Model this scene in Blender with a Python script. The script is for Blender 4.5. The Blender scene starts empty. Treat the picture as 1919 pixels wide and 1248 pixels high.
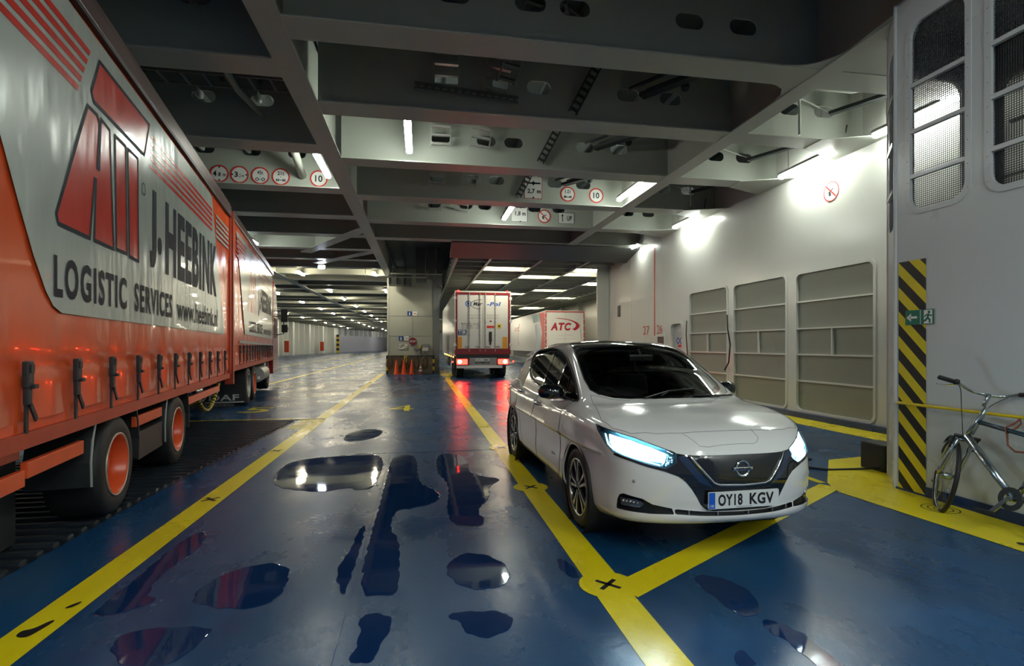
import bpy, bmesh, math, random
import numpy as np
from mathutils import Vector, Matrix, Euler
from mathutils.geometry import tessellate_polygon, delaunay_2d_cdt

# ---------------------------------------------------------------- camera, world, exposure
scene = bpy.context.scene
COL = scene.collection
PI = math.pi
cam_data = bpy.data.cameras.new('camera')
cam_data.sensor_fit = 'HORIZONTAL'
cam_data.sensor_width = 36.0
cam_data.lens = 36.0*985.0/1919.0
cam_data.shift_y = (647.0-624.0)/1919.0
cam_data.clip_end = 400
cam = bpy.data.objects.new('camera', cam_data)
COL.objects.link(cam)
cam.location = (0, 0, 1.48)
cam.rotation_euler = (PI/2, 0, -math.atan(170.0/985.0))
scene.camera = cam

world = bpy.data.worlds.new('world')
scene.world = world
world.use_nodes = True
world.node_tree.nodes['Background'].inputs[0].default_value = (0.62, 0.75, 0.95, 1)
world.node_tree.nodes['Background'].inputs[1].default_value = 0.2

scene.view_settings.view_transform = 'Standard'
scene.view_settings.look = 'None'
scene.view_settings.gamma = 1.0
scene.view_settings.exposure = 0.30
scene.cycles.max_bounces = 7
scene.cycles.diffuse_bounces = 3
scene.cycles.glossy_bounces = 3
scene.cycles.use_adaptive_sampling = True
scene.cycles.adaptive_threshold = 0.06
scene.cycles.transparent_max_bounces = 16
scene.cycles.sample_clamp_indirect = 6.0
scene.cycles.caustics_reflective = False
scene.cycles.caustics_refractive = False

LAMP = 54.0        # emission strength of the fluorescent diffusers close by
LAMP_FAR = 105.0

# ---------------------------------------------------------------- materials
MATS = {}
def nodes_of(m):
    m.use_nodes = True
    return m.node_tree, m.node_tree.nodes['Principled BSDF']

def mat(name, col, rough=0.5, metal=0.0, bump=0.0, bscale=20.0, var=0.0, vscale=3.0, spec=None,
        emit=None, estr=0.0, coat=0.0, stretch=None, rvar=0.0):
    """principled material with procedural colour variation, roughness variation and bump"""
    if name in MATS: return MATS[name]
    m = bpy.data.materials.new(name)
    nt, b = nodes_of(m)
    L = nt.links
    b.inputs['Base Color'].default_value = (*col, 1)
    b.inputs['Roughness'].default_value = rough
    b.inputs['Metallic'].default_value = metal
    if spec is not None: b.inputs['Specular IOR Level'].default_value = spec
    if coat: 
        b.inputs['Coat Weight'].default_value = coat
        b.inputs['Coat Roughness'].default_value = 0.03
    if emit is not None:
        b.inputs['Emission Color'].default_value = (*emit, 1)
        b.inputs['Emission Strength'].default_value = estr
    tc = nt.nodes.new('ShaderNodeTexCoord')
    mp = nt.nodes.new('ShaderNodeMapping')
    L.new(tc.outputs['Object'], mp.inputs[0])
    if stretch: mp.inputs['Scale'].default_value = stretch
    nz = nt.nodes.new('ShaderNodeTexNoise')
    nz.inputs['Scale'].default_value = vscale
    nz.inputs['Detail'].default_value = 6
    L.new(mp.outputs[0], nz.inputs['Vector'])
    if var > 0:
        mx = nt.nodes.new('ShaderNodeMix'); mx.data_type = 'RGBA'
        mx.inputs[6].default_value = (*[c*(1-var) for c in col], 1)
        mx.inputs[7].default_value = (*[min(1, c*(1+var)) for c in col], 1)
        L.new(nz.outputs['Fac'], mx.inputs[0]); L.new(mx.outputs[2], b.inputs['Base Color'])
    if rvar > 0:
        mr = nt.nodes.new('ShaderNodeMapRange')
        mr.inputs['To Min'].default_value = max(0, rough-rvar); mr.inputs['To Max'].default_value = rough+rvar
        mr.inputs['From Min'].default_value = .1; mr.inputs['From Max'].default_value = .9
        L.new(nz.outputs['Fac'], mr.inputs[0]); L.new(mr.outputs[0], b.inputs['Roughness'])
    if bump > 0:
        n2 = nt.nodes.new('ShaderNodeTexNoise'); n2.inputs['Scale'].default_value = bscale
        n2.inputs['Detail'].default_value = 3
        L.new(mp.outputs[0], n2.inputs['Vector'])
        bp = nt.nodes.new('ShaderNodeBump'); bp.inputs['Strength'].default_value = 1.0
        bp.inputs['Distance'].default_value = bump
        L.new(n2.outputs['Fac'], bp.inputs['Height']); L.new(bp.outputs[0], b.inputs['Normal'])
    MATS[name] = m
    return m

def emis(name, col, s):
    return mat(name, (col[0]*.2, col[1]*.2, col[2]*.2), .4, emit=col, estr=s)

def glass(name, tint=(.5, .55, .55), rough=0.0, f0=1.45, gl=(1, 1, 1)):
    if name in MATS: return MATS[name]
    m = bpy.data.materials.new(name); m.use_nodes = True
    nt = m.node_tree; nt.nodes.clear(); L = nt.links
    o = nt.nodes.new('ShaderNodeOutputMaterial'); mx = nt.nodes.new('ShaderNodeMixShader')
    t = nt.nodes.new('ShaderNodeBsdfTransparent'); g = nt.nodes.new('ShaderNodeBsdfGlossy')
    fr = nt.nodes.new('ShaderNodeFresnel'); fr.inputs[0].default_value = f0
    t.inputs[0].default_value = (*tint, 1); g.inputs['Roughness'].default_value = rough
    g.inputs[0].default_value = (*gl, 1)
    L.new(fr.outputs[0], mx.inputs[0]); L.new(t.outputs[0], mx.inputs[1]); L.new(g.outputs[0], mx.inputs[2])
    L.new(mx.outputs[0], o.inputs[0])
    MATS[name] = m
    return m

def perforated(name, col, pitch, frac, u, v, rough=.5):
    """sheet metal with a grid of round holes one can see through; u, v: object axes of the sheet"""
    if name in MATS: return MATS[name]
    m = bpy.data.materials.new(name)
    nt, b = nodes_of(m); L = nt.links; N = nt.nodes
    b.inputs['Base Color'].default_value = (*col, 1); b.inputs['Roughness'].default_value = rough
    b.inputs['Metallic'].default_value = .3
    tc = N.new('ShaderNodeTexCoord'); sp = N.new('ShaderNodeSeparateXYZ'); L.new(tc.outputs['Object'], sp.inputs[0])
    def op(k, a, bb=None, val=None):
        n = N.new('ShaderNodeMath'); n.operation = k
        L.new(a, n.inputs[0])
        if bb is not None: L.new(bb, n.inputs[1])
        if val is not None: n.inputs[1].default_value = val
        return n.outputs[0]
    a = op('FRACT', op('MULTIPLY', sp.outputs[u], val=1/pitch)); c = op('FRACT', op('MULTIPLY', sp.outputs[v], val=1/pitch))
    a = op('POWER', op('SUBTRACT', a, val=.5), val=2); c = op('POWER', op('SUBTRACT', c, val=.5), val=2)
    d = op('ADD', a, c); hole = op('LESS_THAN', d, val=frac*frac)
    o = N['Material Output']; mx = N.new('ShaderNodeMixShader'); t = N.new('ShaderNodeBsdfTransparent')
    L.new(hole, mx.inputs[0]); L.new(b.outputs[0], mx.inputs[1]); L.new(t.outputs[0], mx.inputs[2]); L.new(mx.outputs[0], o.inputs[0])
    MATS[name] = m
    return m

# ---------------------------------------------------------------- mesh helpers
class MB:
    """collects shapes that together make ONE mesh object"""
    def __init__(s): s.v = []; s.f = []; s.mi = []; s.cur = 0
    def add(s, vs, fs, mi=None):
        k = len(s.v); s.v += [tuple(p) for p in vs]; s.f += [tuple(i+k for i in f) for f in fs]
        s.mi += [s.cur if mi is None else mi]*len(fs); return s
    def box(s, a, b, mi=None, M=None, ch=0.0):
        x0, x1 = sorted((a[0], b[0])); y0, y1 = sorted((a[1], b[1])); z0, z1 = sorted((a[2], b[2]))
        if ch > 0:
            bm = bmesh.new(); bmesh.ops.create_cube(bm, size=1)
            for v in bm.verts: v.co = ((x0+x1)/2+v.co.x*(x1-x0), (y0+y1)/2+v.co.y*(y1-y0), (z0+z1)/2+v.co.z*(z1-z0))
            bmesh.ops.bevel(bm, geom=bm.edges[:], offset=ch, segments=2, affect='EDGES', profile=.6)
            bm.verts.index_update()
            vs = [v.co.copy() for v in bm.verts]; fs = [[q.index for q in f.verts] for f in bm.faces]; bm.free()
        else:
            vs = [Vector(p) for p in ((x0,y0,z0),(x1,y0,z0),(x1,y1,z0),(x0,y1,z0),(x0,y0,z1),(x1,y0,z1),(x1,y1,z1),(x0,y1,z1))]
            fs = [(3,2,1,0),(4,5,6,7),(0,1,5,4),(1,2,6,5),(2,3,7,6),(3,0,4,7)]
        if M is not None: vs = [M @ Vector(v) for v in vs]
        return s.add(vs, fs, mi)
    def bar(s, p, q, w, h, mi=None, up=(0, 0, 1)):
        """rectangular bar from p to q, w wide and h high"""
        p, q = Vector(p), Vector(q); d = (q-p).normalized(); U = Vector(up)
        if abs(d.dot(U)) > .98: U = Vector((0, 1, 0))
        sd = d.cross(U).normalized(); U = sd.cross(d)
        vs = [e + sd*a*w/2 + U*b*h/2 for e in (p, q) for a, b in ((-1,-1),(1,-1),(1,1),(-1,1))]
        return s.add(vs, [(0,1,2,3),(7,6,5,4),(0,4,5,1),(1,5,6,2),(2,6,7,3),(3,7,4,0)], mi)
    def tube(s, pts, r, n=10, mi=None, closed=False, cap=True):
        pts = [Vector(p) for p in pts]; m = len(pts); rs = r if isinstance(r, (list, tuple)) else [r]*m
        rings = []; prev = None
        for i, p in enumerate(pts):
            a = pts[(i-1) % m] if (closed or i > 0) else p; b = pts[(i+1) % m] if (closed or i < m-1) else p
            d = (b-a)
            d = d.normalized() if d.length > 1e-9 else Vector((0, 0, 1))
            if prev is None:
                t = Vector((0, 0, 1)) if abs(d.z) < .9 else Vector((1, 0, 0)); nrm = d.cross(t).normalized()
            else: nrm = (prev - d*prev.dot(d)).normalized()
            prev = nrm; bn = d.cross(nrm)
            rings.append([p + (nrm*math.cos(2*PI*k/n)+bn*math.sin(2*PI*k/n))*rs[i] for k in range(n)])
        vs = [v for R in rings for v in R]; fs = []
        for i in range(m if closed else m-1):
            j = (i+1) % m
            for k in range(n): fs.append((i*n+k, i*n+(k+1) % n, j*n+(k+1) % n, j*n+k))
        if cap and not closed: fs += [tuple(reversed(range(n))), tuple((m-1)*n+k for k in range(n))]
        return s.add(vs, fs, mi)
    def lathe(s, prof, c=(0, 0, 0), axis='Z', n=32, mi=None, a0=0, a1=2*PI):
        """prof: (radius, height) pairs turned about an axis"""
        full = abs(a1-a0-2*PI) < 1e-6; m = n if full else n+1
        vs = []
        for r, z in prof:
            for k in range(m):
                t = a0+(a1-a0)*k/n; x, y = r*math.cos(t), r*math.sin(t)
                vs.append(Vector(c)+Vector({'Z': (x, y, z), 'X': (z, x, y), 'Y': (x, z, y)}[axis]))
        fs = []
        for i in range(len(prof)-1):
            for k in range(n):
                k2 = (k+1) % m if full else k+1
                fs.append((i*m+k, i*m+k2, (i+1)*m+k2, (i+1)*m+k))
        return s.add(vs, fs, mi)
    def prism(s, poly, lo, hi, axis='X', mi=None, M=None):
        """2-D outline extruded from lo to hi along an axis; X: (y,z)  Y: (x,z)  Z: (x,y)"""
        def P(a, b, t): return {'X': (t, a, b), 'Y': (a, t, b), 'Z': (a, b, t)}[axis]
        n = len(poly); vs = [Vector(P(a, b, lo)) for a, b in poly]+[Vector(P(a, b, hi)) for a, b in poly]
        tri = tessellate_polygon([[Vector((a, b, 0)) for a, b in poly]])
        fs = [tuple(t) for t in tri]+[tuple(i+n for i in t) for t in tri]
        fs += [(i, (i+1) % n, (i+1) % n+n, i+n) for i in range(n)]
        if M is not None: vs = [M @ v for v in vs]
        return s.add(vs, fs, mi)
    def holed(s, outer, holes, lo, hi, axis='Y', mi=None):
        def P(a, b, t): return {'X': (t, a, b), 'Y': (a, t, b), 'Z': (a, b, t)}[axis]
        loops = [outer]+holes; flat = [p for l in loops for p in l]; n = len(flat)
        tri = tessellate_polygon([[Vector((a, b, 0)) for a, b in l] for l in loops])
        vs = [P(a, b, lo) for a, b in flat]+[P(a, b, hi) for a, b in flat]
        fs = [tuple(t) for t in tri]+[tuple(i+n for i in t) for t in tri]; k = 0
        for l in loops:
            m = len(l); fs += [(k+i, k+(i+1) % m, k+(i+1) % m+n, k+i+n) for i in range(m)]; k += m
        return s.add(vs, fs, mi)
    def flat(s, poly, f3, mi=None):
        """filled 2-D outline, mapped to 3-D by f3"""
        tri = tessellate_polygon([[Vector((a, b, 0)) for a, b in poly]])
        return s.add([f3(a, b) for a, b in poly], [tuple(t) for t in tri], mi)
    def ribbon(s, pts, w, f3, closed=True, mi=None):
        n = len(pts); vs = []
        for i in range(n):
            a = Vector(pts[(i-1) % n] if closed or i > 0 else pts[i]); c = Vector(pts[(i+1) % n] if closed or i < n-1 else pts[i])
            p = Vector(pts[i]); d1 = (p-a).normalized() if (p-a).length > 1e-9 else (c-p).normalized()
            d2 = (c-p).normalized() if (c-p).length > 1e-9 else d1
            d = (d1+d2); d = d.normalized() if d.length > 1e-6 else d1
            nn = Vector((-d.y, d.x)); k = 1/max(.35, abs(nn.dot(Vector((-d1.y, d1.x)))))
            vs += [f3(*(p+nn*w/2*k)), f3(*(p-nn*w/2*k))]
        return s.add(vs, [(2*i, 2*i+1, (2*i+3) % (2*n), (2*i+2) % (2*n)) for i in range(n if closed else n-1)], mi)
    def sphere(s, c, r, mi=None, n=16, sc=(1, 1, 1)):
        pr = [(max(1e-4, r*math.sin(PI*i/(n//2))), -r*math.cos(PI*i/(n//2))) for i in range(n//2+1)]
        k = len(s.v); s.lathe(pr, (0, 0, 0), 'Z', n, mi)
        s.v[k:] = [(c[0]+x*sc[0], c[1]+y*sc[1], c[2]+z*sc[2]) for x, y, z in s.v[k:]]; return s
    def build(s, name, mats, parent=None, smooth=False, loc=None, fix=True, auto=None):
        me = bpy.data.meshes.new(name); me.from_pydata(s.v, [], s.f)
        if not isinstance(mats, (list, tuple)): mats = [mats]
        for m in mats: me.materials.append(m)
        me.polygons.foreach_set('material_index', s.mi)
        if fix:
            bm = bmesh.new(); bm.from_mesh(me); bmesh.ops.remove_doubles(bm, verts=bm.verts, dist=1e-5)
            bmesh.ops.recalc_face_normals(bm, faces=bm.faces); bm.to_mesh(me); bm.free()
        if smooth: 
            me.polygons.foreach_set('use_smooth', [True]*len(me.polygons))
            if auto is not None and hasattr(me, 'set_sharp_from_angle'): me.set_sharp_from_angle(angle=math.radians(auto))
        o = bpy.data.objects.new(name, me); COL.objects.link(o)
        if parent is not None: o.parent = parent
        if loc is not None: o.location = loc
        return o

def thing(name, label, cat, loc=(0, 0, 0), rotz=0.0, group=None):
    o = bpy.data.objects.new(name, None); COL.objects.link(o)
    o.empty_display_size = .1
    o.location = loc; o.rotation_euler = (0, 0, rotz); o['label'] = label; o['category'] = cat
    if group: o['group'] = group
    return o
def tag(o, label, cat, group=None, kind=None):
    o['label'] = label; o['category'] = cat
    if group: o['group'] = group
    if kind: o['kind'] = kind
    return o
def struct(o): o['kind'] = 'structure'; return o
def dup(root, loc=None, rotz=None, label=None, group=None):
    r = root.copy(); COL.objects.link(r)
    if loc is not None: r.location = loc
    if rotz is not None: r.rotation_euler = (0, 0, rotz)
    if label: r['label'] = label
    if group: r['group'] = group
    for ch in list(root.children):
        c = ch.copy(); COL.objects.link(c); c.parent = r
        for g in ch.children:
            d = g.copy(); COL.objects.link(d); d.parent = c
    return r

def rrect(a0, b0, a1, b1, r, n=6):
    """rounded rectangle outline, counter-clockwise"""
    out = []
    for cx, cy, t in ((a1-r, b0+r, -PI/2), (a1-r, b1-r, 0), (a0+r, b1-r, PI/2), (a0+r, b0+r, PI)):
        out += [(cx+r*math.cos(t+PI/2*k/n), cy+r*math.sin(t+PI/2*k/n)) for k in range(n+1)]
    return out
def circ(a, b, r, n=24, ry=None): return [(a+r*math.cos(2*PI*k/n), b+(ry or r)*math.sin(2*PI*k/n)) for k in range(n)]
def chaikin(p, it=1, closed=True):
    for _ in range(it):
        q = []; n = len(p)
        for i in range(n if closed else n-1):
            a, b = p[i], p[(i+1) % n]
            q += [tuple(a[k]*.75+b[k]*.25 for k in range(len(a))), tuple(a[k]*.25+b[k]*.75 for k in range(len(a)))]
        p = q if closed else [p[0]]+q+[p[-1]]
    return p
def densify(p, step, closed=True):
    out = []; n = len(p)
    for i in range(n if closed else n-1):
        a, b = np.array(p[i], float), np.array(p[(i+1) % n], float); k = max(1, int(math.ceil(np.linalg.norm(b-a)/step)))
        out += [tuple(a+(b-a)*t/k) for t in range(k)]
    if not closed: out.append(tuple(p[-1]))
    return out

DG = None
def lettering(body, u0, u1, v0, v1, f3, m, parent=None, name='lettering', bold=0.0, shear=0.0, mono=False, depth=0.0):
    """writing fitted into the rectangle u0..u1, v0..v1 of a surface given by f3(u, v)"""
    cu = bpy.data.curves.new('writing', 'FONT'); cu.body = body; cu.offset = bold; cu.space_character = 1+bold*(8 if abs(bold-.031) < 1e-6 else 3); cu.shear = shear
    cu.resolution_u = 4
    t = bpy.data.objects.new('writing', cu); COL.objects.link(t)
    bpy.context.view_layer.update()
    me = bpy.data.meshes.new_from_object(t.evaluated_get(bpy.context.evaluated_depsgraph_get()))
    co = np.zeros(len(me.vertices)*3); me.vertices.foreach_get('co', co); co = co.reshape(-1, 3)
    lo, hi = co.min(0), co.max(0)
    uu = u0+(co[:, 0]-lo[0])/(hi[0]-lo[0])*(u1-u0); vv = v0+(co[:, 1]-lo[1])/(hi[1]-lo[1])*(v1-v0)
    b = MB(); b.add([f3(float(a), float(c)) for a, c in zip(uu, vv)], [tuple(p.vertices) for p in me.polygons])
    bpy.data.objects.remove(t); bpy.data.curves.remove(cu); bpy.data.meshes.remove(me)
    if isinstance(parent, MB): parent.add(b.v, b.f, m); return None
    return b.build(name, m, parent, fix=False)
# ---------------------------------------------------------------- shared materials
PAINT = mat('ship_paint', (.42, .44, .385), .38, bump=.0006, bscale=5, var=.05, vscale=1.3, rvar=.05)
PAINTW = mat('wall_paint', (.66, .66, .61), .22, bump=.004, bscale=1.6, var=.05, vscale=.8, rvar=.05)
PAINTG = mat('casing_paint', (.55, .56, .575), .28, bump=.003, bscale=2.0, var=.05, vscale=.9, rvar=.05)
CEILM = mat('ceiling_paint', (.10, .115, .112), .5, var=.2, vscale=2)
DARKST = mat('dark_steel', (.035, .04, .042), .45, var=.3, vscale=8)
GALV = mat('galvanised_steel', (.42, .42, .39), .4, .6, var=.2, vscale=12)
BLUEP = mat('blue_skirting_paint', (.008, .03, .12), .3, var=.2)
RED = mat('sign_red', (.62, .03, .02), .4)
WHITE = mat('sign_white', (.78, .78, .74), .4)
BLACK = mat('sign_black', (.01, .01, .012), .45)
YEL = mat('yellow_paint', (.75, .55, .02), .4, var=.15, vscale=12)
TUBE_E = emis('lamp_diffuser', (.93, 1.0, .90), LAMP)
TUBE_ADDED = emis('lamp_diffuser_near', (.90, 1.0, .93), 112)  # glow of the unseen lamps added to brighten the near deck
TUBE_F = emis('lamp_diffuser_warm', (1.0, .90, .66), LAMP_FAR)
RUBBER = mat('rubber', (.012, .012, .013), .6, bump=.002, bscale=60, var=.3)
CHROME = mat('chrome', (.75, .77, .8), .08, 1.0)
SILVER = mat('silver_paint', (.5, .52, .54), .3, .8)

def floor_material(name, dark, light, r0, r1, bumpd=.0012, worn=None):
    m = bpy.data.materials.new(name); nt, b = nodes_of(m); L = nt.links; N = nt.nodes
    tc = N.new('ShaderNodeTexCoord'); mp = N.new('ShaderNodeMapping'); L.new(tc.outputs['Object'], mp.inputs[0])
    mp.inputs['Scale'].default_value = (1.0, .55, 1)
    n1 = N.new('ShaderNodeTexNoise'); n1.inputs['Scale'].default_value = .9; n1.inputs['Detail'].default_value = 9; n1.inputs['Roughness'].default_value = .62
    L.new(mp.outputs[0], n1.inputs['Vector'])
    n2 = N.new('ShaderNodeTexNoise'); n2.inputs['Scale'].default_value = 7; n2.inputs['Detail'].default_value = 8
    mp2 = N.new('ShaderNodeMapping'); mp2.inputs['Scale'].default_value = (1, .25, 1); mp2.inputs['Rotation'].default_value = (0, 0, .12)
    L.new(tc.outputs['Object'], mp2.inputs[0]); L.new(mp2.outputs[0], n2.inputs['Vector'])
    cr = N.new('ShaderNodeValToRGB'); cr.color_ramp.elements[0].position = .32; cr.color_ramp.elements[0].color = (*dark, 1)
    cr.color_ramp.elements[1].position = .68; cr.color_ramp.elements[1].color = (*light, 1)
    mix = N.new('ShaderNodeMath'); mix.operation = 'MULTIPLY_ADD'; mix.inputs[1].default_value = .65
    ad = N.new('ShaderNodeMath'); ad.operation = 'MULTIPLY'; ad.inputs[1].default_value = .35
    L.new(n2.outputs['Fac'], ad.inputs[0]); L.new(n1.outputs['Fac'], mix.inputs[0]); L.new(ad.outputs[0], mix.inputs[2])
    L.new(mix.outputs[0], cr.inputs[0]); 
    col = cr.outputs[0]
    if worn:
        n3 = N.new('ShaderNodeTexNoise'); n3.inputs['Scale'].default_value = 1.7; n3.inputs['Detail'].default_value = 5
        L.new(mp.outputs[0], n3.inputs['Vector'])
        r3 = N.new('ShaderNodeMapRange'); r3.interpolation_type = 'SMOOTHSTEP'; r3.inputs['From Min'].default_value = .45; r3.inputs['From Max'].default_value = .75; r3.inputs['To Max'].default_value = .35
        L.new(n3.outputs['Fac'], r3.inputs[0])
        mx = N.new('ShaderNodeMix'); mx.data_type = 'RGBA'; L.new(r3.outputs[0], mx.inputs[0]); L.new(col, mx.inputs[6]); mx.inputs[7].default_value = (*worn, 1)
        col = mx.outputs[2]
    L.new(col, b.inputs['Base Color'])
    mr = N.new('ShaderNodeMapRange'); mr.interpolation_type = 'SMOOTHSTEP'; mr.inputs['From Min'].default_value = .28; mr.inputs['From Max'].default_value = .72
    mr.inputs['To Min'].default_value = r0; mr.inputs['To Max'].default_value = r1
    L.new(n1.outputs['Fac'], mr.inputs[0]); L.new(mr.outputs[0], b.inputs['Roughness'])
    n4 = N.new('ShaderNodeTexNoise'); n4.inputs['Scale'].default_value = 26; n4.inputs['Detail'].default_value = 5
    L.new(tc.outputs['Object'], n4.inputs['Vector'])
    bp = N.new('ShaderNodeBump'); bp.inputs['Distance'].default_value = bumpd; L.new(n4.outputs['Fac'], bp.inputs['Height'])
    n5 = N.new('ShaderNodeTexNoise'); n5.inputs['Scale'].default_value = 1.3; n5.inputs['Detail'].default_value = 2
    L.new(tc.outputs['Object'], n5.inputs['Vector'])
    bp2 = N.new('ShaderNodeBump'); bp2.inputs['Distance'].default_value = .004; L.new(n5.outputs['Fac'], bp2.inputs['Height']); L.new(bp.outputs[0], bp2.inputs['Normal'])
    L.new(bp2.outputs[0], b.inputs['Normal'])
    b.inputs['Specular IOR Level'].default_value = .42
    return m
FLOORM = floor_material('deck_paint_blue', (.003, .040, .125), (.012, .075, .185), .17, .40, worn=(.045, .085, .15))
LINEM = floor_material('deck_line_yellow', (.78, .60, .006), (.92, .76, .012), .22, .42, worn=(.62, .50, .03))
SOOT = mat('deck_soot_black', (.012, .012, .014), .4)
WATER = floor_material('standing_water', (.003, .020, .085), (.006, .030, .11), .03, .06, bumpd=.0001)

# ---------------------------------------------------------------- floor with its painted lines
fl = MB()
fl.add([(-24, -9, 0), (17, -9, 0), (17, 153, 0), (-24, 153, 0)], [(0, 1, 2, 3)], 0)
ZL = .002
def area(poly, mi=1, z=ZL): fl.flat(poly, lambda a, b: (a, b, z), mi)
def line(p, q, w, mi=1, z=ZL):
    p, q = Vector(p), Vector(q); d = (q-p).normalized(); s = Vector((-d.y, d.x))*w/2
    area([tuple(p+s), tuple(p-s), tuple(q-s), tuple(q+s)], mi, z)
line((-1.98, -3), (-1.98, 28.0), .22)
line((1.13, -3), (1.13, 23), .22); line((1.13, 23), (1.45, 27.5), .22)
line((1.20, 3.0), (4.24, 4.88), .205, z=ZL+.0006)
area([(4.147, 4.664), (4.244, 3.08), (4.30, -4), (4.86, -4), (4.86, 4.72), (5.25, 5.18), (5.9, 5.9), (6.09, 6.13), (5.18, 5.99), (4.30, 4.99)], z=ZL+.0012)
line((4.25, 5.0), (4.25, 12.5), .09)
line((7.3, 5.4), (7.3, 21), .6)
line((-5.7, 14), (-5.7, 90), .16); line((-9.6, 14), (-9.6, 110), .16)
area([(.95, 25.5), (1.52, 25.5), (1.6, 31), (.95, 31)], z=ZL+.0004)
line((-4.9, 11.1), (-1.9, 11.1), .07, 1, .012); line((-4.9, 11.03), (-1.9, 11.03), .07, 2, .010)
for k in range(9): line((-2.35, 9.85+k*.14), (-1.9, 9.85+k*.14), .08, 1, .004)
for x, y in ((1.124, 5.367), (1.14, 7.5), (1.137, 3.099), (-1.99, 5.46), (-2.0, 7.82)):
    if x > 0: area(circ(x, y, .18), 1, ZL+.0016)
    for a in (.75, .75+PI/2):
        dx, dy = math.cos(a)*.085, math.sin(a)*.085
        line((x-dx, y-dy), (x+dx, y+dy), .03, 2, ZL+.0024)
for (x, y, r) in ((4.62, 4.02, .14), (4.40, 3.2, .03)):
    for q in (1, .66, .33): fl.ribbon(circ(x, y, r*q), .010, lambda a, b: (a, b, ZL+.003), True, 2)
def fflat(z): return lambda a, b: (a, b, z)
area(chaikin([(-2.03, 3.05), (-1.97, 3.03), (-1.95, 3.08), (-1.93, 3.2), (-1.96, 3.2), (-1.99, 3.12), (-2.04, 3.11)], 2), 2, ZL+.0022)
area(chaikin([(-1.98, 3.33), (-1.93, 3.34), (-1.92, 3.42), (-1.96, 3.38)], 2), 2, ZL+.0022)
area([(4.55, 3.22), (4.68, 3.10), (4.72, 3.14), (4.60, 3.26)], 2, ZL+.003)
lettering('4', -.75, -.18, 12.05, 13.2, fflat(.004), 1, fl, bold=.0)
lettering('5', -4.0, -3.40, 12.35, 13.3, fflat(.004), 1, fl, bold=.0)
# welded seam that runs along lane 4, raised by a few millimetres
fl.box((-.425, -3, 0), (-.41, 7.4, .005), 0)
fl.box((-.9, 7.395, 0), (1.0, 7.41, .003), 0)
o = struct(fl.build('floor', [FLOORM, LINEM, SOOT], fix=False))

def puddle(poly, label):
    p = chaikin(poly, 2); rnd = random.Random(len(label)*7+int(poly[0][0]*100))
    p = densify(p, .03); q = []
    for i, (a, b) in enumerate(p):
        w = .005*math.sin(i*.9)+.005*(rnd.random()-.5)
        q.append((a+w, b+w*1.3))
    m = MB(); n = len(q); cx = sum(a for a, _ in q)/n; cy = sum(b for _, b in q)/n
    inner = [(a+(cx-a)*.02, b+(cy-b)*.02) for a, b in q]
    m.flat(inner, lambda a, b: (a, b, .0018))
    k = len(m.v); m.add([(a, b, .0018) for a, b in inner]+[(a, b, .0003) for a, b in q], [(i, (i+1) % n, (i+1) % n+n, i+n) for i in range(n)])
    tag(m.build('puddle', WATER, fix=False), label, 'puddle', 'puddles on the wet deck')
puddle([(-.38,7.3),(-.06,7.31),(-.03,5.73),(.12,5.5),(.2,5.2),(.12,4.95),(-.1,4.85),(-.23,4.82),(-.26,4.35),(-.16,4.04),(-.15,3.66),(-.13,3.21),(-.21,3.18),(-.38,3.22),(-.39,4.3),(-.38,5.08),(-.39,6.32)], 'long dark puddle just right of the thin seam in lane 4')
puddle([(-.44,4.6),(-.44,3.24),(-.47,3.24),(-.56,3.6),(-.5,3.94),(-.5,4.32)], 'narrow dark puddle on the left edge of the seam in the middle of lane 4')
puddle([(.14,3.52),(.27,3.75),(.42,3.73),(.56,3.54),(.57,3.33),(.5,3.18),(.35,3.16),(.22,3.24)], 'oval puddle with a glinting right rim left of the car front')
puddle([(.12,2.92),(.33,2.92),(.47,2.88),(.49,2.76),(.43,2.67),(.29,2.63),(.23,2.71),(.2,2.81)], 'oval puddle nearest the camera in the right half of lane 4')
puddle([(-.34,3.0),(-.19,2.98),(-.14,2.85),(-.21,2.64),(-.22,2.51),(-.35,2.54),(-.3,2.72)], 'small dark puddle just right of the seam nearest the camera')
puddle([(.19,7.27),(.52,7.21),(.6,6.56),(.54,6.16),(.68,5.9),(.9,5.75),(.68,5.45),(.67,5.07),(.48,4.69),(.54,4.4),(.45,4.22),(.25,4.33),(.22,4.75),(.26,5.15),(.28,5.73),(.16,6.22)], 'lobed puddle reflecting red light beside the right lane line')
puddle([(-1.29,3.65),(-1.08,3.82),(-.86,3.74),(-.81,3.35),(-.86,3.17),(-1.07,3.16),(-1.35,3.31)], 'dark red tinged puddle in the left half of lane 4')
puddle([(-1.80,3.2),(-1.78,3.7),(-1.8,4.35),(-1.70,4.6),(-1.58,4.2),(-1.66,3.72),(-1.6,3.42),(-1.49,3.34),(-1.65,3.2)], 'long puddle along the inner edge of the left lane line')
puddle([(-1.57,3.04),(-1.09,3.01),(-1.07,2.91),(-1.11,2.71),(-1.2,2.64),(-1.42,2.72)], 'dark puddle beside the left lane line nearest the camera')
puddle([(-1.62,7.2),(-.88,7.36),(-.47,7.3),(-.46,5.63),(-.63,5.52),(-.75,5.69),(-.96,5.53),(-1.2,5.62),(-1.53,5.83),(-1.69,6.54)], 'wide bright puddle left of the seam across lane 4')
puddle([(-1.2,8.3),(-.75,8.5),(-.6,9.3),(-.9,9.7),(-1.25,9.2)], 'small puddle far up the left half of lane 4')
puddle([(1.82,2.59),(1.93,2.47),(1.93,2.27),(1.9,1.9),(1.78,1.9),(1.81,2.35),(1.76,2.47)], 'narrow glinting puddle at the bottom edge in front of the car')
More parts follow.
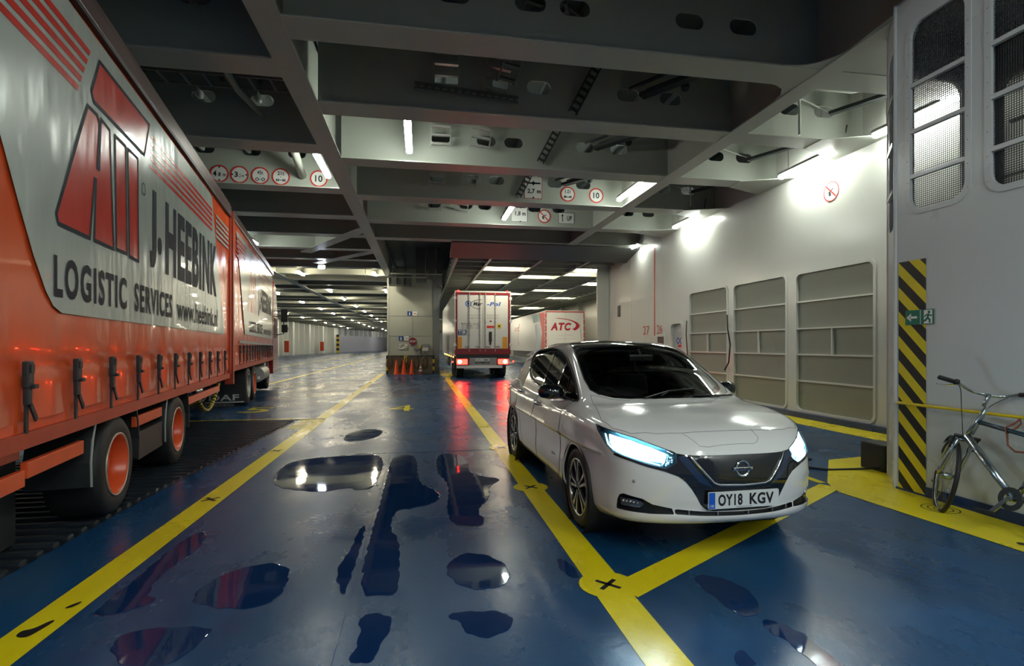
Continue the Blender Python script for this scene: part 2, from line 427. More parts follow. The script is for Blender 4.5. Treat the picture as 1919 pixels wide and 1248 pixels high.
puddle([(1.69,3.1),(1.82,3.15),(1.98,2.91),(1.86,2.62),(1.75,2.6),(1.71,2.65),(1.69,2.87)], 'dark puddle on the floor straight in front of the car bumper')
puddle([(1.51,2.34),(1.54,2.31),(1.54,2.21),(1.51,2.2),(1.42,2.22)], 'tiny puddle right of the lane line at the bottom edge')
puddle([(.92,3.58),(1.0,3.46),(1.0,3.21),(.95,3.22),(.9,3.34)], 'small dark puddle touching the left of the right lane line')

# ribbed cover of the sloping ramp under the lorry
rp = MB()
rp.add([(-6.2, -3, .003), (-2.62, -3, .003), (-2.62, 5.6, .003), (-2.42, 10.6, .003), (-6.2, 10.95, .003)], [(0, 1, 2, 3, 4)], 0)
y = -2.9
while y < 10.85:
    xr = -2.66 if y < 5.6 else -2.66+.2*(y-5.6)/5.0
    rp.prism([(y, .003), (y+.02, .024), (y+.062, .024), (y+.082, .003)], -6.2, xr, 'X', 1); y += .165
RAMPD = mat('ramp_plate', (.018, .022, .03), .3, var=.4, vscale=4); RAMPR = mat('ramp_rib', (.035, .042, .055), .28, .3, var=.4, vscale=6)
tag(rp.build('ramp_cover', [RAMPD, RAMPR]), 'dark ribbed steel ramp cover on the deck under the orange lorry', 'ramp')

# ---------------------------------------------------------------- walls
def panel_wall(axis, outer, holes, lo, hi, name, m, extra=None):
    w = MB(); w.holed(outer, holes, lo, hi, axis)
    if extra: extra(w)
    return struct(w.build(name, m))
# right outer wall with its recessed ventilation panels
PERFW = perforated('perforated_grille_sheet', (.33, .345, .29), .030, .20, 1, 2, .6)
panels = [(7.85, 9.80, .13, 2.97), (10.07, 12.02, .13, 2.99), (12.27, 14.22, .13, 3.0), (5.62, 7.58, .13, 2.97)]
wr = MB()
wr.holed([(4.6, 0), (21, 0), (21, 6.2), (4.6, 6.2)], [rrect(a, c, b, d, .14) for a, b, c, d in panels]+[rrect(14.62, .25, 15.35, 2.15, .16)], 7.7, 7.78, 'X')
for yy in (16.0, 18.5): wr.box((7.692, yy, 0), (7.702, yy+.012, 6.2))
wr.box((7.2, 20.9, 0), (7.78, 21, 6.2))
wr.box((7.78, 20.9, 0), (12.2, 21.0, 6.2))
struct(wr.build('wall_right', PAINTW))
bb = MB(); bb.box((7.60, 4.8, 0), (7.70, 21, .105))
for k in range(5): bb.box((7.58, 6.9+.45*k, .0), (7.61, 7.02+.45*k, .03))
struct(bb.build('baseboard_right', BLUEP))
for i, (a, b, c, d) in enumerate(panels):
    w = thing('window_%d' % (i+1), 'x', 'ventilation panel', (7.7, (a+b)/2, 0)); del w['category']; w['kind'] = 'structure'
    w['label'] = ('large mesh ventilation panel in the white wall, nearest whole one', 'middle mesh ventilation panel in the white wall behind the car bonnet', 'farthest mesh ventilation panel in the white wall beside the car roof', 'mesh ventilation panel cut off by the grey casing corner')[i]
    h0 = (b-a)/2
    f = MB(); f.prism(rrect(-h0, c, h0, d, .14), .045, .05, 'X'); f.build('mesh_sheet', PERFW, w)
    bk = MB(); bk.box((.30, -h0-.1, c-.1), (.32, h0+.1, d+.1)); bk.bar((.26, -.7, c), (.26, .35, d-.7), .05, .22); bk.build('back_plate', mat('grille_back', (.30, .30, .24), .6, var=.35, vscale=2), w)
    fr = MB(); o1 = rrect(-h0-.02, c-.02, h0+.02, d+.02, .15); o2 = rrect(-h0+.03, c+.03, h0-.03, d-.03, .12)
    fr.holed(o1, [o2], -.018, .05, 'X')
    fr.build('window_frame', PAINTW, w)
    br = MB()
    for z in (2.37, 1.82, 1.29, .75): br.box((-.004, -h0, z-.016), (.044, h0, z+.016))
    br.box((-.004, -.016, 1.29), (.044, .016, 1.82)); br.build('glazing_bar', PAINTW, w)
dr = thing('door_1', 'white recessed door with rounded corners and blue stickers in the right wall', 'door', (7.7, 14.98, 0)); del dr['category']; dr['kind'] = 'structure'
d = MB(); d.prism(rrect(-.34, .28, .34, 2.12, .14), .10, .13, 'X'); d.build('door_leaf', PAINTG, dr)
d = MB(); d.holed(rrect(-.42, .2, .42, 2.22, .2), [rrect(-.355, .265, .355, 2.14, .15)], -.03, .13, 'X'); d.build('door_frame', PAINTW, dr)
d = MB(); d.bar((.06, -.2, 1.1), (.06, -.2, 1.3), .03, .03); d.build('door_handle', GALV, dr)
d = MB()
for q in (-.11, .11): d.flat(circ(q, 1.62, .1), lambda a, b: (.097, a, b), 0)
d.flat([(-.12, 1.42), (.12, 1.42), (.12, 1.50), (-.12, 1.50)], lambda a, b: (.097, a, b), 1)
for q in (-.11, .11): d.flat(circ(q, 1.62, .035, 12, .06), lambda a, b: (.095, a, b), 2)
d.build('sticker', [mat('sticker_blue', (.02, .05, .35), .4), RED, WHITE], dr)
# far right recess wall, stepped
w = MB(); w.box((12.2, 21, 0), (12.4, 152, 5.0))
for k in range(10): w.box((11.9, 24+k*5, 0), (12.2, 24.3+k*5, 5))
struct(w.build('wall_far_right', PAINTW))
# left hull side with vertical stiffeners
WL = mat('hull_paint', (.75, .78, .76), .35, var=.15, vscale=.3)
WLB = mat('hull_paint_bluegrey', (.52, .56, .74), .3, var=.1, vscale=.2)
w = MB()
pl_ = [(-22, 5), (-20.6, 60), (-19.9, 84), (-17.6, 112)]
for (x0, y0), (x1, y1) in zip(pl_[:-1], pl_[1:]):
    w.add([(x0, y0, 0), (x1, y1, 0), (x1, y1, 6.2), (x0, y0, 6.2)], [(0, 1, 2, 3)], 0)
    n_ = int((y1-y0)/2.6)
    for k in range(n_):
        t = k/n_; x = x0+(x1-x0)*t; yy = y0+(y1-y0)*t
        w.box((x, yy, 0), (x+.75, yy+(.25 if k % 3 else 1.1), 5.2), 0)
    w.cur = 0
w.add([(-17.6, 112, 0), (-9.3, 150, 0), (-9.3, 150, 6.2), (-17.6, 112, 6.2)], [(0, 1, 2, 3)], 1)
for k in range(12):
    t = k/12; w.box((-17.5+8.2*t, 112+38*t, 3.6), (-16.9+8.2*t, 112.3+38*t, 5.2), 0)
struct(w.build('wall_left', [WL, WLB]))
w = MB(); w.box((-12, 150.4, 0), (14, 150.6, 6.2))
struct(w.build('wall_back', WL))
for n_, (x, y, s) in enumerate(((-7.5, 149.9, 1.3), (-3.5, 149.9, 1.6), (1.2, 149.9, 1.0))):
    pass
w = MB()
for k in range(8): w.box((-16.6, 108.6, k*.45), (-16.1, 109.1, k*.45+.45), k % 2)
tag(w.build('hazard_post', [YEL, BLACK]), 'thin yellow and black striped post against the far left hull wall', 'post')

# ---------------------------------------------------------------- grey stair casing at the right
PERFC = perforated('casing_mesh', (.05, .05, .055), .020, .40, 1, 2, .5)
PERFC2 = perforated('casing_mesh_back', (.05, .05, .055), .026, .44, 1, 2, .5)
cw = [(-2.0, -1.1), (-1.0, -.1), (0.1, 1.0), (1.15, 2.05), (2.95, 3.80), (3.95, 4.56)]
cw = [(.55, 1.30), (1.45, 2.15), (2.30, 3.00), (3.10, 3.80), (3.95, 4.56)]
w = MB()
w.holed([(-5, 0), (4.70, 0), (4.70, 5.0), (-5, 5.0)], [rrect(a, 2.80, b, 4.72, .16) for a, b in cw], 4.85, 4.93, 'X')
struct(w.build('wall_near_right', PAINTG))
# chamfered corner face with its own narrow window
dx, dy = .40, .48; Lc = math.hypot(dx, dy)
Mc = Matrix.Translation((4.85, 4.70, 0)) @ Matrix.Rotation(-math.atan2(dx, dy), 4, 'Z')
w = MB(); w.holed([(0, 0), (Lc, 0), (Lc, 5.0), (0, 5.0)], [rrect(.12, 2.72, Lc-.10, 4.6, .12)], 0, .05, 'X')
w.v = [tuple(Mc @ Vector(v)) for v in w.v]
w.tube([(4.85, 4.70, 0), (4.85, 4.70, 5)], .018, 8)
w.holed([(5.25, 0), (6.65, 0), (6.65, 5.0), (5.25, 5.0)], [rrect(5.40, 2.80, 6.24, 4.56, .16)], 5.16, 5.20, 'Y')
struct(w.build('wall_casing_corner', PAINTG))
w = MB(); w.holed([(-5, 0), (5.18, 0), (5.18, 5.0), (-5, 5.0)], [rrect(.3, 2.72, 1.3, 4.55, .14), rrect(1.6, 2.72, 2.7, 4.55, .14), rrect(2.85, 2.72, 3.95, 4.55, .14), rrect(4.1, 2.72, 5.02, 4.55, .14)], 6.6, 6.65, 'X')
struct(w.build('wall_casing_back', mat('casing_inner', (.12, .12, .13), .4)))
w = MB(); w.box((4.93, -5, 2.62), (6.6, 4.68, 2.68)); struct(w.build('floor_casing_landing', DARKST))
k = 10
for i, (a, b) in enumerate(cw):
    wd = thing('window_%d' % (5+i), 'x', 'x', (4.85, (a+b)/2, 0)); del wd['category']; wd['kind'] = 'structure'
    wd['label'] = 'tall mesh covered window high in the grey casing wall'
    h0 = (b-a)/2
    f = MB(); f.flat(rrect(-h0, 2.80, h0, 4.72, .16), lambda p, q: (.05, p, q)); f.build('mesh_sheet', PERFC, wd, fix=False)
    f = MB(); f.holed(rrect(-h0-.02, 2.78, h0+.02, 4.74, .17), [rrect(-h0+.035, 2.835, h0-.035, 4.685, .13)], -.012, .02, 'X')
    f.build('window_frame', PAINTG, wd)
    f = MB()
    for z in (3.17, 3.62, 4.08): f.box((-.008, -h0, z-.02), (.03, h0, z+.02))
    f.build('glazing_bar', PAINTG, wd)
    f = MB()
    for q in range(9):
        z = 2.9+q*.215
        for s in (-1, 1): f.sphere((-.012, s*(h0-.008), z), .007, n=6)
    f.build('rivet', GALV, wd)
wd = thing('window_10', 'x', 'x', (0, 0, 0)); del wd['category']; wd['kind'] = 'structure'; wd['label'] = 'narrow mesh window in the chamfered corner of the grey casing'
f = MB(); f.flat(rrect(.12, 2.72, Lc-.10, 4.6, .12), lambda p, q: tuple(Mc @ Vector((.03, p, q)))); f.build('mesh_sheet', PERFC, wd, fix=False)
f = MB()
for z in (3.1, 3.6, 4.1): f.bar(tuple(Mc @ Vector((-.005, .1, z))), tuple(Mc @ Vector((-.005, Lc-.1, z))), .03, .04)
f.build('glazing_bar', PAINTW, wd)
for i, (a, b) in enumerate(((.3, 1.3), (1.6, 2.7), (2.85, 3.95), (4.1, 5.02))):
    wd = thing('window_%d' % (11+i), 'x', 'x', (6.6, (a+b)/2, 0)); del wd['category']; wd['kind'] = 'structure'; wd['label'] = 'inner mesh window on the far side of the casing'
    h0 = (b-a)/2
    f = MB(); f.flat(rrect(-h0, 2.72, h0, 4.55, .14), lambda p, q: (.02, p, q)); f.build('mesh_sheet', PERFC2, wd, fix=False)
    f = MB()
    for z in (3.05, 3.42, 3.8): f.box((-.01, -h0, z-.012), (.01, h0, z+.012))
    f.build('glazing_bar', DARKST, wd)
st = MB(); st.tube([(5.62, 4.55, 2.7), (5.62, 4.55, 3.4), (5.66, 4.59, 3.55), (5.8, 4.7, 3.66), (6.1, 5.0, 3.68)], .025, 8); st.tube([(5.5, 1.0, 2.7), (5.5, 1.0, 3.6), (5.5, 4.1, 3.6)], .02, 8)
tag(st.build('hand_rail', DARKST, smooth=True), 'dark bent handrail seen inside the grey casing through its mesh window', 'handrail')
# hazard stripes, skirting
ch = MB()
zt = 2.33; q = .062; pitch = .25
for k in range(-4, 14):
    z0 = zt-.20-k*pitch+.2
    for mi, (dz0, dz1) in enumerate(((0, -pitch/2), (-pitch/2, -pitch))):
        # stripes fall from the corner towards the camera side
        poly = [(4.66, z0+dz0), (4.36, z0+dz0-.32), (4.36, z0+dz1-.32), (4.66, z0+dz1)]
        cl = []
        def clip(P, zc, keep_above):
            out = []
            for i in range(len(P)):
                a, b = P[i], P[(i+1) % len(P)]; ia = (a[1] >= zc) == keep_above; ib = (b[1] >= zc) == keep_above
                if ia: out.append(a)
                if ia != ib: t = (zc-a[1])/(b[1]-a[1]); out.append((a[0]+(b[0]-a[0])*t, zc))
            return out
        P = clip(clip(poly, zt, False), .012, True) if poly else []
        if len(P) > 2: ch.flat(P, lambda a, b: (4.846, a, b), mi)
tag(ch.build('hazard_stripes', [mat('stripe_yellow', (.72, .56, .015), .4, var=.12, vscale=9), BLACK], fix=False), 'tall yellow and black diagonal hazard stripes on the grey casing corner', 'hazard marking')
bb = MB(); bb.box((4.835, -5, 0), (4.85, 4.36, .10)); bb.box((4.84, 4.36, 0), (4.85, 4.70, .02)); struct(bb.build('baseboard_near_right', BLUEP))

# ---------------------------------------------------------------- ceiling, beams
c = MB()
c.box((-24, -9, 6.2), (17, 153, 6.3))
x = -22.0
while x < 7.5:
    c.box((x, -9, 6.06), (x+.014, 60, 6.2)); c.box((x-.02, -9, 6.06), (x+.03, 60, 6.075)); x += .62
struct(c.build('ceiling', CEILM, fix=False))
OV = [.37, 1.28, 1.83, 3.32, 4.06, 6.25, 6.92]
def beam(x0, x1, y, holes, zf=5.0, w=.42, top=6.2, rad=None, name='ceiling_beam', hz=None):
    b = MB(); hs = []
    for i, hx in enumerate(holes): hs.append(rrect(hx-.19, (hz or zf+.55)-.10, hx+.19, (hz or zf+.55)+.10, .098))
    b.holed([(x0, zf), (x1, zf), (x1, top), (x0, top)], hs, y-.007, y+.007, 'Y')
    b.box((x0, y-w/2, zf-.02), (x1, y+w/2, zf))
    return struct(b.build(name, PAINT))
RB = [1.4, 3.75, 6.13, 8.12, 10.42, 12.87, 15.32, 17.72]
for i, y in enumerate(RB):
    beam(-1.5, 7.7, y, OV if i > 1 else [], w=.44)
for y in (2.0, 4.6, 7.05, 9.85, 12.45, 15.0, 17.5):
    beam(-22, -1.75, y, [-2.75-.95*k for k in range(6)] if y > 5 else [], w=.46, hz=5.78)
for x0, w_, y1 in ((-1.63, .32, 28), (5.15, .30, 21)):
    b = MB(); b.box((x0-.008, -9, 5.0), (x0+.008, y1, 6.2)); b.box((x0-w_/2, -9, 4.97), (x0+w_/2, y1, 4.995)); struct(b.build('ceiling_girder', PAINT))
for x0 in (-7.0, -13.4):
    b = MB(); b.box((x0-.008, -9, 5.0), (x0+.008, 150, 5.9)); b.box((x0-.16, -9, 4.97), (x0+.16, 150, 4.995)); struct(b.build('ceiling_girder', PAINT))
# wide flange plate that joins girder and casing
pp = [(4.86, -9), (7.7, -9), (7.7, 6.2), (5.6, 6.2), (5.30, 6.36), (5.02, 6.9), (4.99, 6.36), (4.5, 6.34), (4.5, 5.9)]+[(4.55+.45*math.sin(t), 5.45+.45*math.cos(t)) for t in np.linspace(0, PI/2, 8)]+[(4.93, 4.7)]
b = MB(); b.prism(pp, 4.985, 4.998, 'Z')
b.prism([(4.55, 6.34), (4.99, 6.34), (4.99, 6.8), (4.96, 6.62), (4.86, 6.46), (4.72, 6.38)], 4.985, 4.998, 'Z')
struct(b.build('ceiling_gusset', PAINT))
# tapered brackets at the wall
for y in RB[3:]:
    b = MB(); b.prism([(6.7, y-.21), (7.7, y-.62), (7.7, y+.62), (6.7, y+.21)], 4.97, 4.985, 'Z'); struct(b.build('ceiling_bracket', PAINT))
# diagonal beams beside the pillar
for (p, q) in (((-1.7, 16.4), (-4.3, 20.9)), ((-1.75, 20.3), (-4.4, 23.6))):
    b = MB(); b.bar((*p, 5.5), (*q, 5.5), .016, 1.0); b.bar((*p, 4.99), (*q, 4.99), .40, .02); struct(b.build('ceiling_beam', PAINT))
# beams of the long deck beyond, one mesh shared by copies
def farbeam(x0, x1, zf, top, w):
    b = MB(); b.box((x0, -.008, zf), (x1, .008, top)); b.box((x0, -w/2, zf-.02), (x1, w/2, zf)); return b
y = 20.0; first = None; k = 0
while y < 149:
    if first is None:
        first = farbeam(-21, -1.7, 5.0, 6.2, .42).build('ceiling_beam', PAINT, loc=(0, y, 0)); struct(first)
        second = farbeam(-1.7, 12.2, 5.0, 6.2, .42).build('ceiling_beam', PAINT, loc=(0, 33, 0)); struct(second)
    else:
        n_ = first.copy(); COL.objects.link(n_); n_.location = (0, y, 0)
        if y > 34: n_ = second.copy(); COL.objects.link(n_); n_.location = (0, y, 0)
    y += 2.4
# lower car deck hung over the right lanes: thin grid, plate above
g = MB(); g.box((1.2, 18.6, 4.96), (12.2, 62, 5.0))
struct(g.build('ceiling_car_deck', CEILM))
g = MB(); g.prism([(17.75, 4.99), (19.0, 4.66), (19.0, 4.62), (17.7, 4.93)], 1.0, 7.7, 'X'); struct(g.build('ceiling_ramp_flap', mat('flap_unlit_dark', (.10, .11, .11), .5)))  # flap colour set dark to stand for its lack of light
gx = [1.3, 2.55, 4.5, 6.4, 8.4, 10.4]
for x in gx:
    g = MB(); g.box((x-.006, 19, 4.70), (x+.006, 62, 4.96)); g.box((x-.05, 19, 4.69), (x+.05, 62, 4.70)); struct(g.build('ceiling_grid_girder', PAINT))
y = 19.05; g0 = None
while y < 62:
    if g0 is None:
        g = MB(); g.box((1.2, -.005, 4.72), (12.2, .005, 4.96)); g.box((1.2, -.035, 4.71), (12.2, .035, 4.72)); g0 = struct(g.build('ceiling_grid_beam', PAINT, loc=(0, y, 0)))
    else: n_ = g0.copy(); COL.objects.link(n_); n_.location = (0, y, 0)
    y += 1.18
# ---------------------------------------------------------------- fluorescent lamps
def make_lamp(L=1.4):
    t = thing('ceiling_lamp', 'x', 'lamp', (0, 0, 0))
    a = MB(); a.box((-.055, -L/2, .045), (.055, L/2, .10), ch=.01)
    a.build('housing', GALV, t)
    a = MB(); a.prism(rrect(-.058, -.035, .058, .045, .033, 4), -L/2+.03, L/2-.03, 'Y'); a.build('diffuser', TUBE_E, t, smooth=True, auto=40)
    for s in (-1, 1): a = MB(); a.tube([(0, s*L*.32, .1), (0, s*L*.32, 1.2)], .008, 6); a.build('hanger', GALV, t)
    a = MB(); a.sphere((0, -L/2-.05, .06), .05, n=12, sc=(.8, 1.2, .8)); a.tube([(0, -L/2-.1, .06), (.02, -L/2-.25, .1), (.04, -L/2-.3, .4)], .012, 6); a.build('junction_cap', DARKST, t, smooth=True)
    return t
lamp0 = make_lamp()
spots = [(-.22, 9.32, 5.09, 0, 'fluorescent lamp hanging left of the two cable ladders, nearest in lane 4'),
         (2.33, 14.15, 5.08, 0, 'fluorescent lamp left of the partly hidden 1,8 m sign'),
         (4.83, 11.72, 5.08, 0, 'fluorescent lamp beside the 10 speed sign over the right lane'),
         (7.33, 9.1, 4.95, 0, 'fluorescent lamp at the top of the white right wall above the round prohibition sign'),
         (7.36, 13.8, 4.95, 0, 'fluorescent lamp at the top of the right wall, farther of the two whole ones'),
         (7.42, 6.9, 4.95, 0, 'fluorescent lamp seen through the mesh window of the grey casing'),
         (-1.98, 11.2, 5.12, 0, 'fluorescent lamp hidden behind the left girder above the left 10 sign'),
         (-5.6, 18.7, 4.97, 0, 'fluorescent lamp above the cab end of the orange lorry'),
         (7.42, 17.9, 4.95, 0, 'fluorescent lamp over the corner where the right wall ends'),
         ]
for i, (x, y, z, r, lb) in enumerate(spots):
    if i == 0: o = lamp0; o.location = (x, y, z); o['label'] = lb
    else: dup(lamp0, (x, y, z), r, lb)
for x, y in ((.6, -1.4), (3.3, -.9), (2.0, -3.2), (4.1, -3.6), (-1.0, -4.0), (2.6, -6.2), (-8.5, 8.3), (-9.5, 13.6)):  # unseen lamps added to brighten the foreground and the lorry side
    r_ = dup(lamp0, (x, y, 4.97), 0, 'added fluorescent lamp outside the picture that brightens the near deck', 'added lamps outside the view')
    for c_ in r_.children:
        if c_.name.startswith('diffuser'):
            c_.data = c_.data.copy(); c_.data.materials[0] = TUBE_ADDED
# farther lamps, one mesh shared
a = MB(); a.prism(rrect(-.07, -.05, .07, .04, .035, 3), -.62, .62, 'Y', 0); a.box((-.06, -.66, .04), (.06, .66, .09), 1)
fm = a.build('ceiling_lamp', [TUBE_F, GALV])
names = {}
n0 = 0
rows = {-2.25: [26.6, 34.6, 42, 50], -5.75: [26.8, 34.9, 41, 48.5, 56, 63.5, 71, 79], -9.5: [22, 29.5, 37.1, 44.7, 52.6, 60, 68, 76, 84, 92, 100, 108], -14.6: [30, 38, 46, 53.5, 61, 69, 77, 85, 93, 101, 110],
        1.5: [72, 80, 88, 96, 104, 112, 120, 130, 140], -4.0: [88, 98, 108, 118, 128, 138], 6: [70, 90, 110, 130], -8.2: [116, 126, 136]}
for x, ys in rows.items():
    where = {-2.25: 'in the row nearest the pillar', -5.75: 'in the second row left of the pillar', -9.5: 'in the third row left of the pillar', -14.6: 'in the row nearest the left hull wall'}.get(x, 'at the far end of the deck')
    for j, y in enumerate(ys):
        if n0 == 0: o = fm
        else: o = fm.copy(); COL.objects.link(o)
        n0 += 1; o.location = (x, y, 4.96)
        nth = ['nearest', 'second', 'third', 'fourth', 'fifth', 'sixth', 'seventh', 'eighth', 'ninth', 'tenth', 'eleventh', 'twelfth'][j]
        if x in (-2.25, -5.75, -9.5, -14.6): tag(o, 'distant fluorescent lamp, %s from the front %s' % (nth, where), 'lamp', 'distant deck lamps')
        else: tag(o, 'tiny distant fluorescent lamp at the far end of the deck', 'lamp', 'tiny lamps at the far end')
for j, (x, y) in enumerate(((3.5, 21.9), (3.5, 26.6), (5.4, 24.3), (7.4, 22.6), (7.5, 30), (5.4, 33), (3.2, 38), (9.4, 27), (9.4, 35), (6.5, 42), (9.5, 45), (3.4, 50), (6.5, 56), (10, 58))):
    o = fm.copy(); COL.objects.link(o); o.location = (x, y, 4.86); o.rotation_euler = (0, 0, PI/2)
    tag(o, ['crosswise lamp in the low ceiling grid above the white lorry, nearest one', 'crosswise lamp low over the roof of the white lorry with red tail lights', 'crosswise lamp between the two white lorries, nearest', 'crosswise lamp in the grid nearest the right wall end', 'crosswise lamp straight above the red and white trailer rear'][j] if j < 5 else 'crosswise lamp farther back in the low ceiling grid', 'lamp', 'lamps in the low ceiling grid')
fd = thing('floodlight', 'bright bluish floodlight under the ceiling beyond the orange lorry', 'floodlight', (-4.25, 23.9, 4.86))
a = MB(); a.box((-.16, -.08, -.08), (.16, .1, .1), ch=.02); a.build('housing', DARKST, fd)
a = MB(); a.flat(rrect(-.14, -.07, .14, .08, .02), lambda p, q: (p, -.082, q)); a.build('lens', emis('flood_lens', (.75, .85, 1.0), 60), fd)
a = MB(); a.tube([(0, 0, .09), (0, 0, 1.33)], .02); a.build('bracket', DARKST, fd)

# ---------------------------------------------------------------- ladders, trays and pipes under the ceiling
def ladder(w=.37, L=.75, n=5, rung=.10, label='', loc=(0, 0, 0), rot=(0, 0, 0), m=GALV):
    t = thing('cable_ladder', label, 'cable ladder', loc); t.rotation_euler = rot
    for s in (-1, 1):
        a = MB(); a.box((s*w/2-.012, -.02, -L), (s*w/2+.012, .02, 0)); a.build('side_rail', m, t)
    for k in range(n):
        a = MB(); z = -L+.06+k*(L-.12)/(n-1); a.box((-w/2, -rung/2, z-.02), (w/2, rung/2, z+.02)); a.build('rung', m, t)
    return t
LBL = ['nearest, dark', 'second', 'third', 'fourth']
for i, y in enumerate((8.12, 10.42, 12.87, 15.32)):
    pos = ['in the dark bay nearest the camera', 'in the lit bay right of the nearest lamp', 'on the beam carrying the 2,7 m sign', 'on the beam carrying the UP sign'][i]
    ladder(label='left cable ladder of the pair ' + pos, loc=(.37, y-.30, 6.05), rot=(.18, 0, 0))
    ladder(label='right cable ladder of the pair ' + pos, loc=(1.22, y-.30, 6.05), rot=(.18, .14, 0))
    ladder(w=.13, L=1.05, n=9, rung=.03, label='narrow slanting cable ladder ' + pos, loc=(2.85, y-.16, 6.1), rot=(.1, .48, 0), m=DARKST)
def ladder_pq(p, q, w, rung, label, m, n=None, side=(0, 1, 0)):
    p, q, sd = Vector(p), Vector(q), Vector(side); d = (q-p); L = d.length; Z = -d.normalized(); X = (sd-Z*sd.dot(Z)).normalized(); Y = Z.cross(X)
    t = ladder(w, L, n or max(3, int(L/.2)), rung, label, p, (0, 0, 0), m)
    t.rotation_euler = Matrix((X, Y, Z)).transposed().to_euler(); return t
TRAYM = mat('tray_grey', (.16, .17, .16), .45, .3)
ladder_pq((.50, 7.35, 5.62), (1.95, 6.75, 6.0), .30, .09, 'dark cable ladder in the nearest roof bay rising to the right', TRAYM)
ladder_pq((1.25, 7.85, 5.45), (1.50, 6.75, 6.03), .26, .05, 'dark cable ladder in the nearest roof bay rising towards the camera', TRAYM, None, (1, 0, 0))
ladder_pq((1.62, 6.75, 6.03), (2.75, 7.35, 5.85), .28, .09, 'dark cable ladder in the nearest roof bay falling to the right', TRAYM)
ladder_pq((-6.6, 8.25, 5.72), (-1.95, 8.25, 5.72), .40, .05, 'cable tray above the lorry roof, nearer of the two', GALV, 15)
ladder_pq((-6.6, 8.95, 5.66), (-1.95, 8.95, 5.66), .40, .05, 'cable tray above the lorry roof, farther of the two', GALV, 15)
ladder_pq((-1.4, 10.05, 5.84), (.0, 10.05, 5.80), .16, .05, 'pale cable tray along the beam above the nearest lamp', GALV, 6)
ladder_pq((-.1, 7.85, 5.30), (1.45, 7.85, 5.20), .10, .03, 'thin dark cable tray low on the dark near beam', TRAYM, 14, (0, .3, 1))
def pipe(pts, r, label, m=PAINT, name='pipe', cat='pipe'):
    a = MB(); a.tube(pts, r, 10); return tag(a.build(name, m, smooth=True), label, cat)
pipe([(-1.5, 7.6, 5.86), (-.25, 7.6, 5.86), (5.0, 7.6, 5.86)], .018, 'thin pipe along the dark roof bay nearest the camera')
pipe([(5.3, 7.5, 5.6), (6.9, 7.5, 5.6), (7.15, 7.35, 5.6), (7.15, 6.4, 5.6)], .022, 'bent pale pipe in the corner bay beside the casing')
pipe([(6.15, 7.5, 5.6), (6.15, 7.75, 5.58), (6.2, 7.8, 5.45), (6.2, 7.8, 4.98)], .022, 'hooked pipe hanging down beside the oval holes near the casing')
pipe([(5.4, 12.5, 5.6), (6.7, 12.5, 5.6), (6.8, 12.5, 5.5), (6.8, 12.5, 5.05)], .02, 'hooked pipe hanging in the third bay at the right wall')
for i, y in enumerate((7.7, 10.0, 12.45)):
    pipe([(5.35, y, 5.95), (6.1, y+.1, 5.62), (6.95, y+.38, 5.56)], .014, 'thin slanting conduit at the right wall in the %s bay' % ['first', 'second', 'third'][i])
    a = MB(); a.tube([(6.95, y+.3, 5.5), (7.55, y-.9, 5.5)], .03, 8); a.bar((6.9, y+.25, 5.45), (7.45, y-.85, 5.45), .10, .05)
    tag(a.build('cable_tray', DARKST), 'dark cable tray slanting to the right wall in the %s bay' % ['first', 'second', 'third'][i], 'cable tray')
    a = MB(); a.tube([(3.6, y+.3, 5.6), (4.4, y-1.0, 5.55)], .03, 8); a.bar((3.5, y+.3, 5.5), (4.5, y-1.1, 5.5), .16, .06); a.bar((3.3, y+.3, 5.6), (4.3, y-1.1, 5.65), .05, .04); a.sphere((4.1, y, 5.55), .07, n=10)
    tag(a.build('cable_bundle', DARKST), 'dark bundle of cables left of the right girder in the %s bay' % ['first', 'second', 'third'][i], 'cables')
pipe([(-2.35, 10.0, 5.95), (-2.5, 10.4, 5.6), (-2.62, 12.4, 5.28)], .085, 'thick white pipe slanting down above the row of limit signs')
pipe([(-2.9, 7.3, 6.0), (-2.95, 7.7, 5.8), (-2.85, 8.9, 5.5), (-2.7, 9.7, 5.45)], .05, 'grey pipe curving down above the lorry roof')
pipe([(-3.0, 5.0, 5.9), (-3.0, 6.9, 5.9)], .06, 'dark pipe between the two front left beams')
pipe([(-6, 6.6, 5.75), (-1.8, 6.6, 5.75)], .02, 'thin pipe crossing the front left roof bay')
pipe([(-1.45, 25.6, 4.9), (1.0, 25.6, 4.9)], .03, 'white rail under the ceiling in front of the pillar, upper')
pipe([(-2.6, 25.55, 6.2), (-2.6, 25.55, 4.72), (.2, 25.55, 4.72), (.2, 25.55, 6.2)], .03, 'white rail under the ceiling in front of the pillar, lower')
for q in range(2):
    for k in range(4):
        a = MB(); a.prism(rrect(-2.8-.95*k-.05, 5.72, -2.8-.95*k+.05, 5.86, .04), (9.55, 12.15)[q], (9.84, 12.44)[q], 'Y')
        tag(a.build('pipe_stub', PAINT), ['short pipe end on the second left beam, ', 'short pipe end above the limit signs, '][q]+['first', 'second', 'third', 'fourth'][k]+' from the girder', 'pipe', 'short pipe ends on the left beams')
a = MB(); a.box((-.25, 25.9, 4.55), (.25, 26.4, 6.2)); a.box((.35, 25.7, 4.72), (.65, 26.3, 6.2)); a.box((.75, 25.7, 4.4), (1.0, 26.5, 6.2))
tag(a.build('air_duct', mat('duct_grey', (.12, .13, .14), .5)), 'dark vertical ducts coming down from the ceiling onto the pillar', 'duct')
a = MB(); a.box((-1.6, 26.8, 4.5), (-.5, 27.6, 5.0)); 
for k in range(4): a.box((-1.6+k*.36, 26.75, 4.5), (-1.56+k*.36, 26.8, 5.0))
tag(a.build('service_box', DARKST), 'dark box with ribs on top of the pillar', 'box')

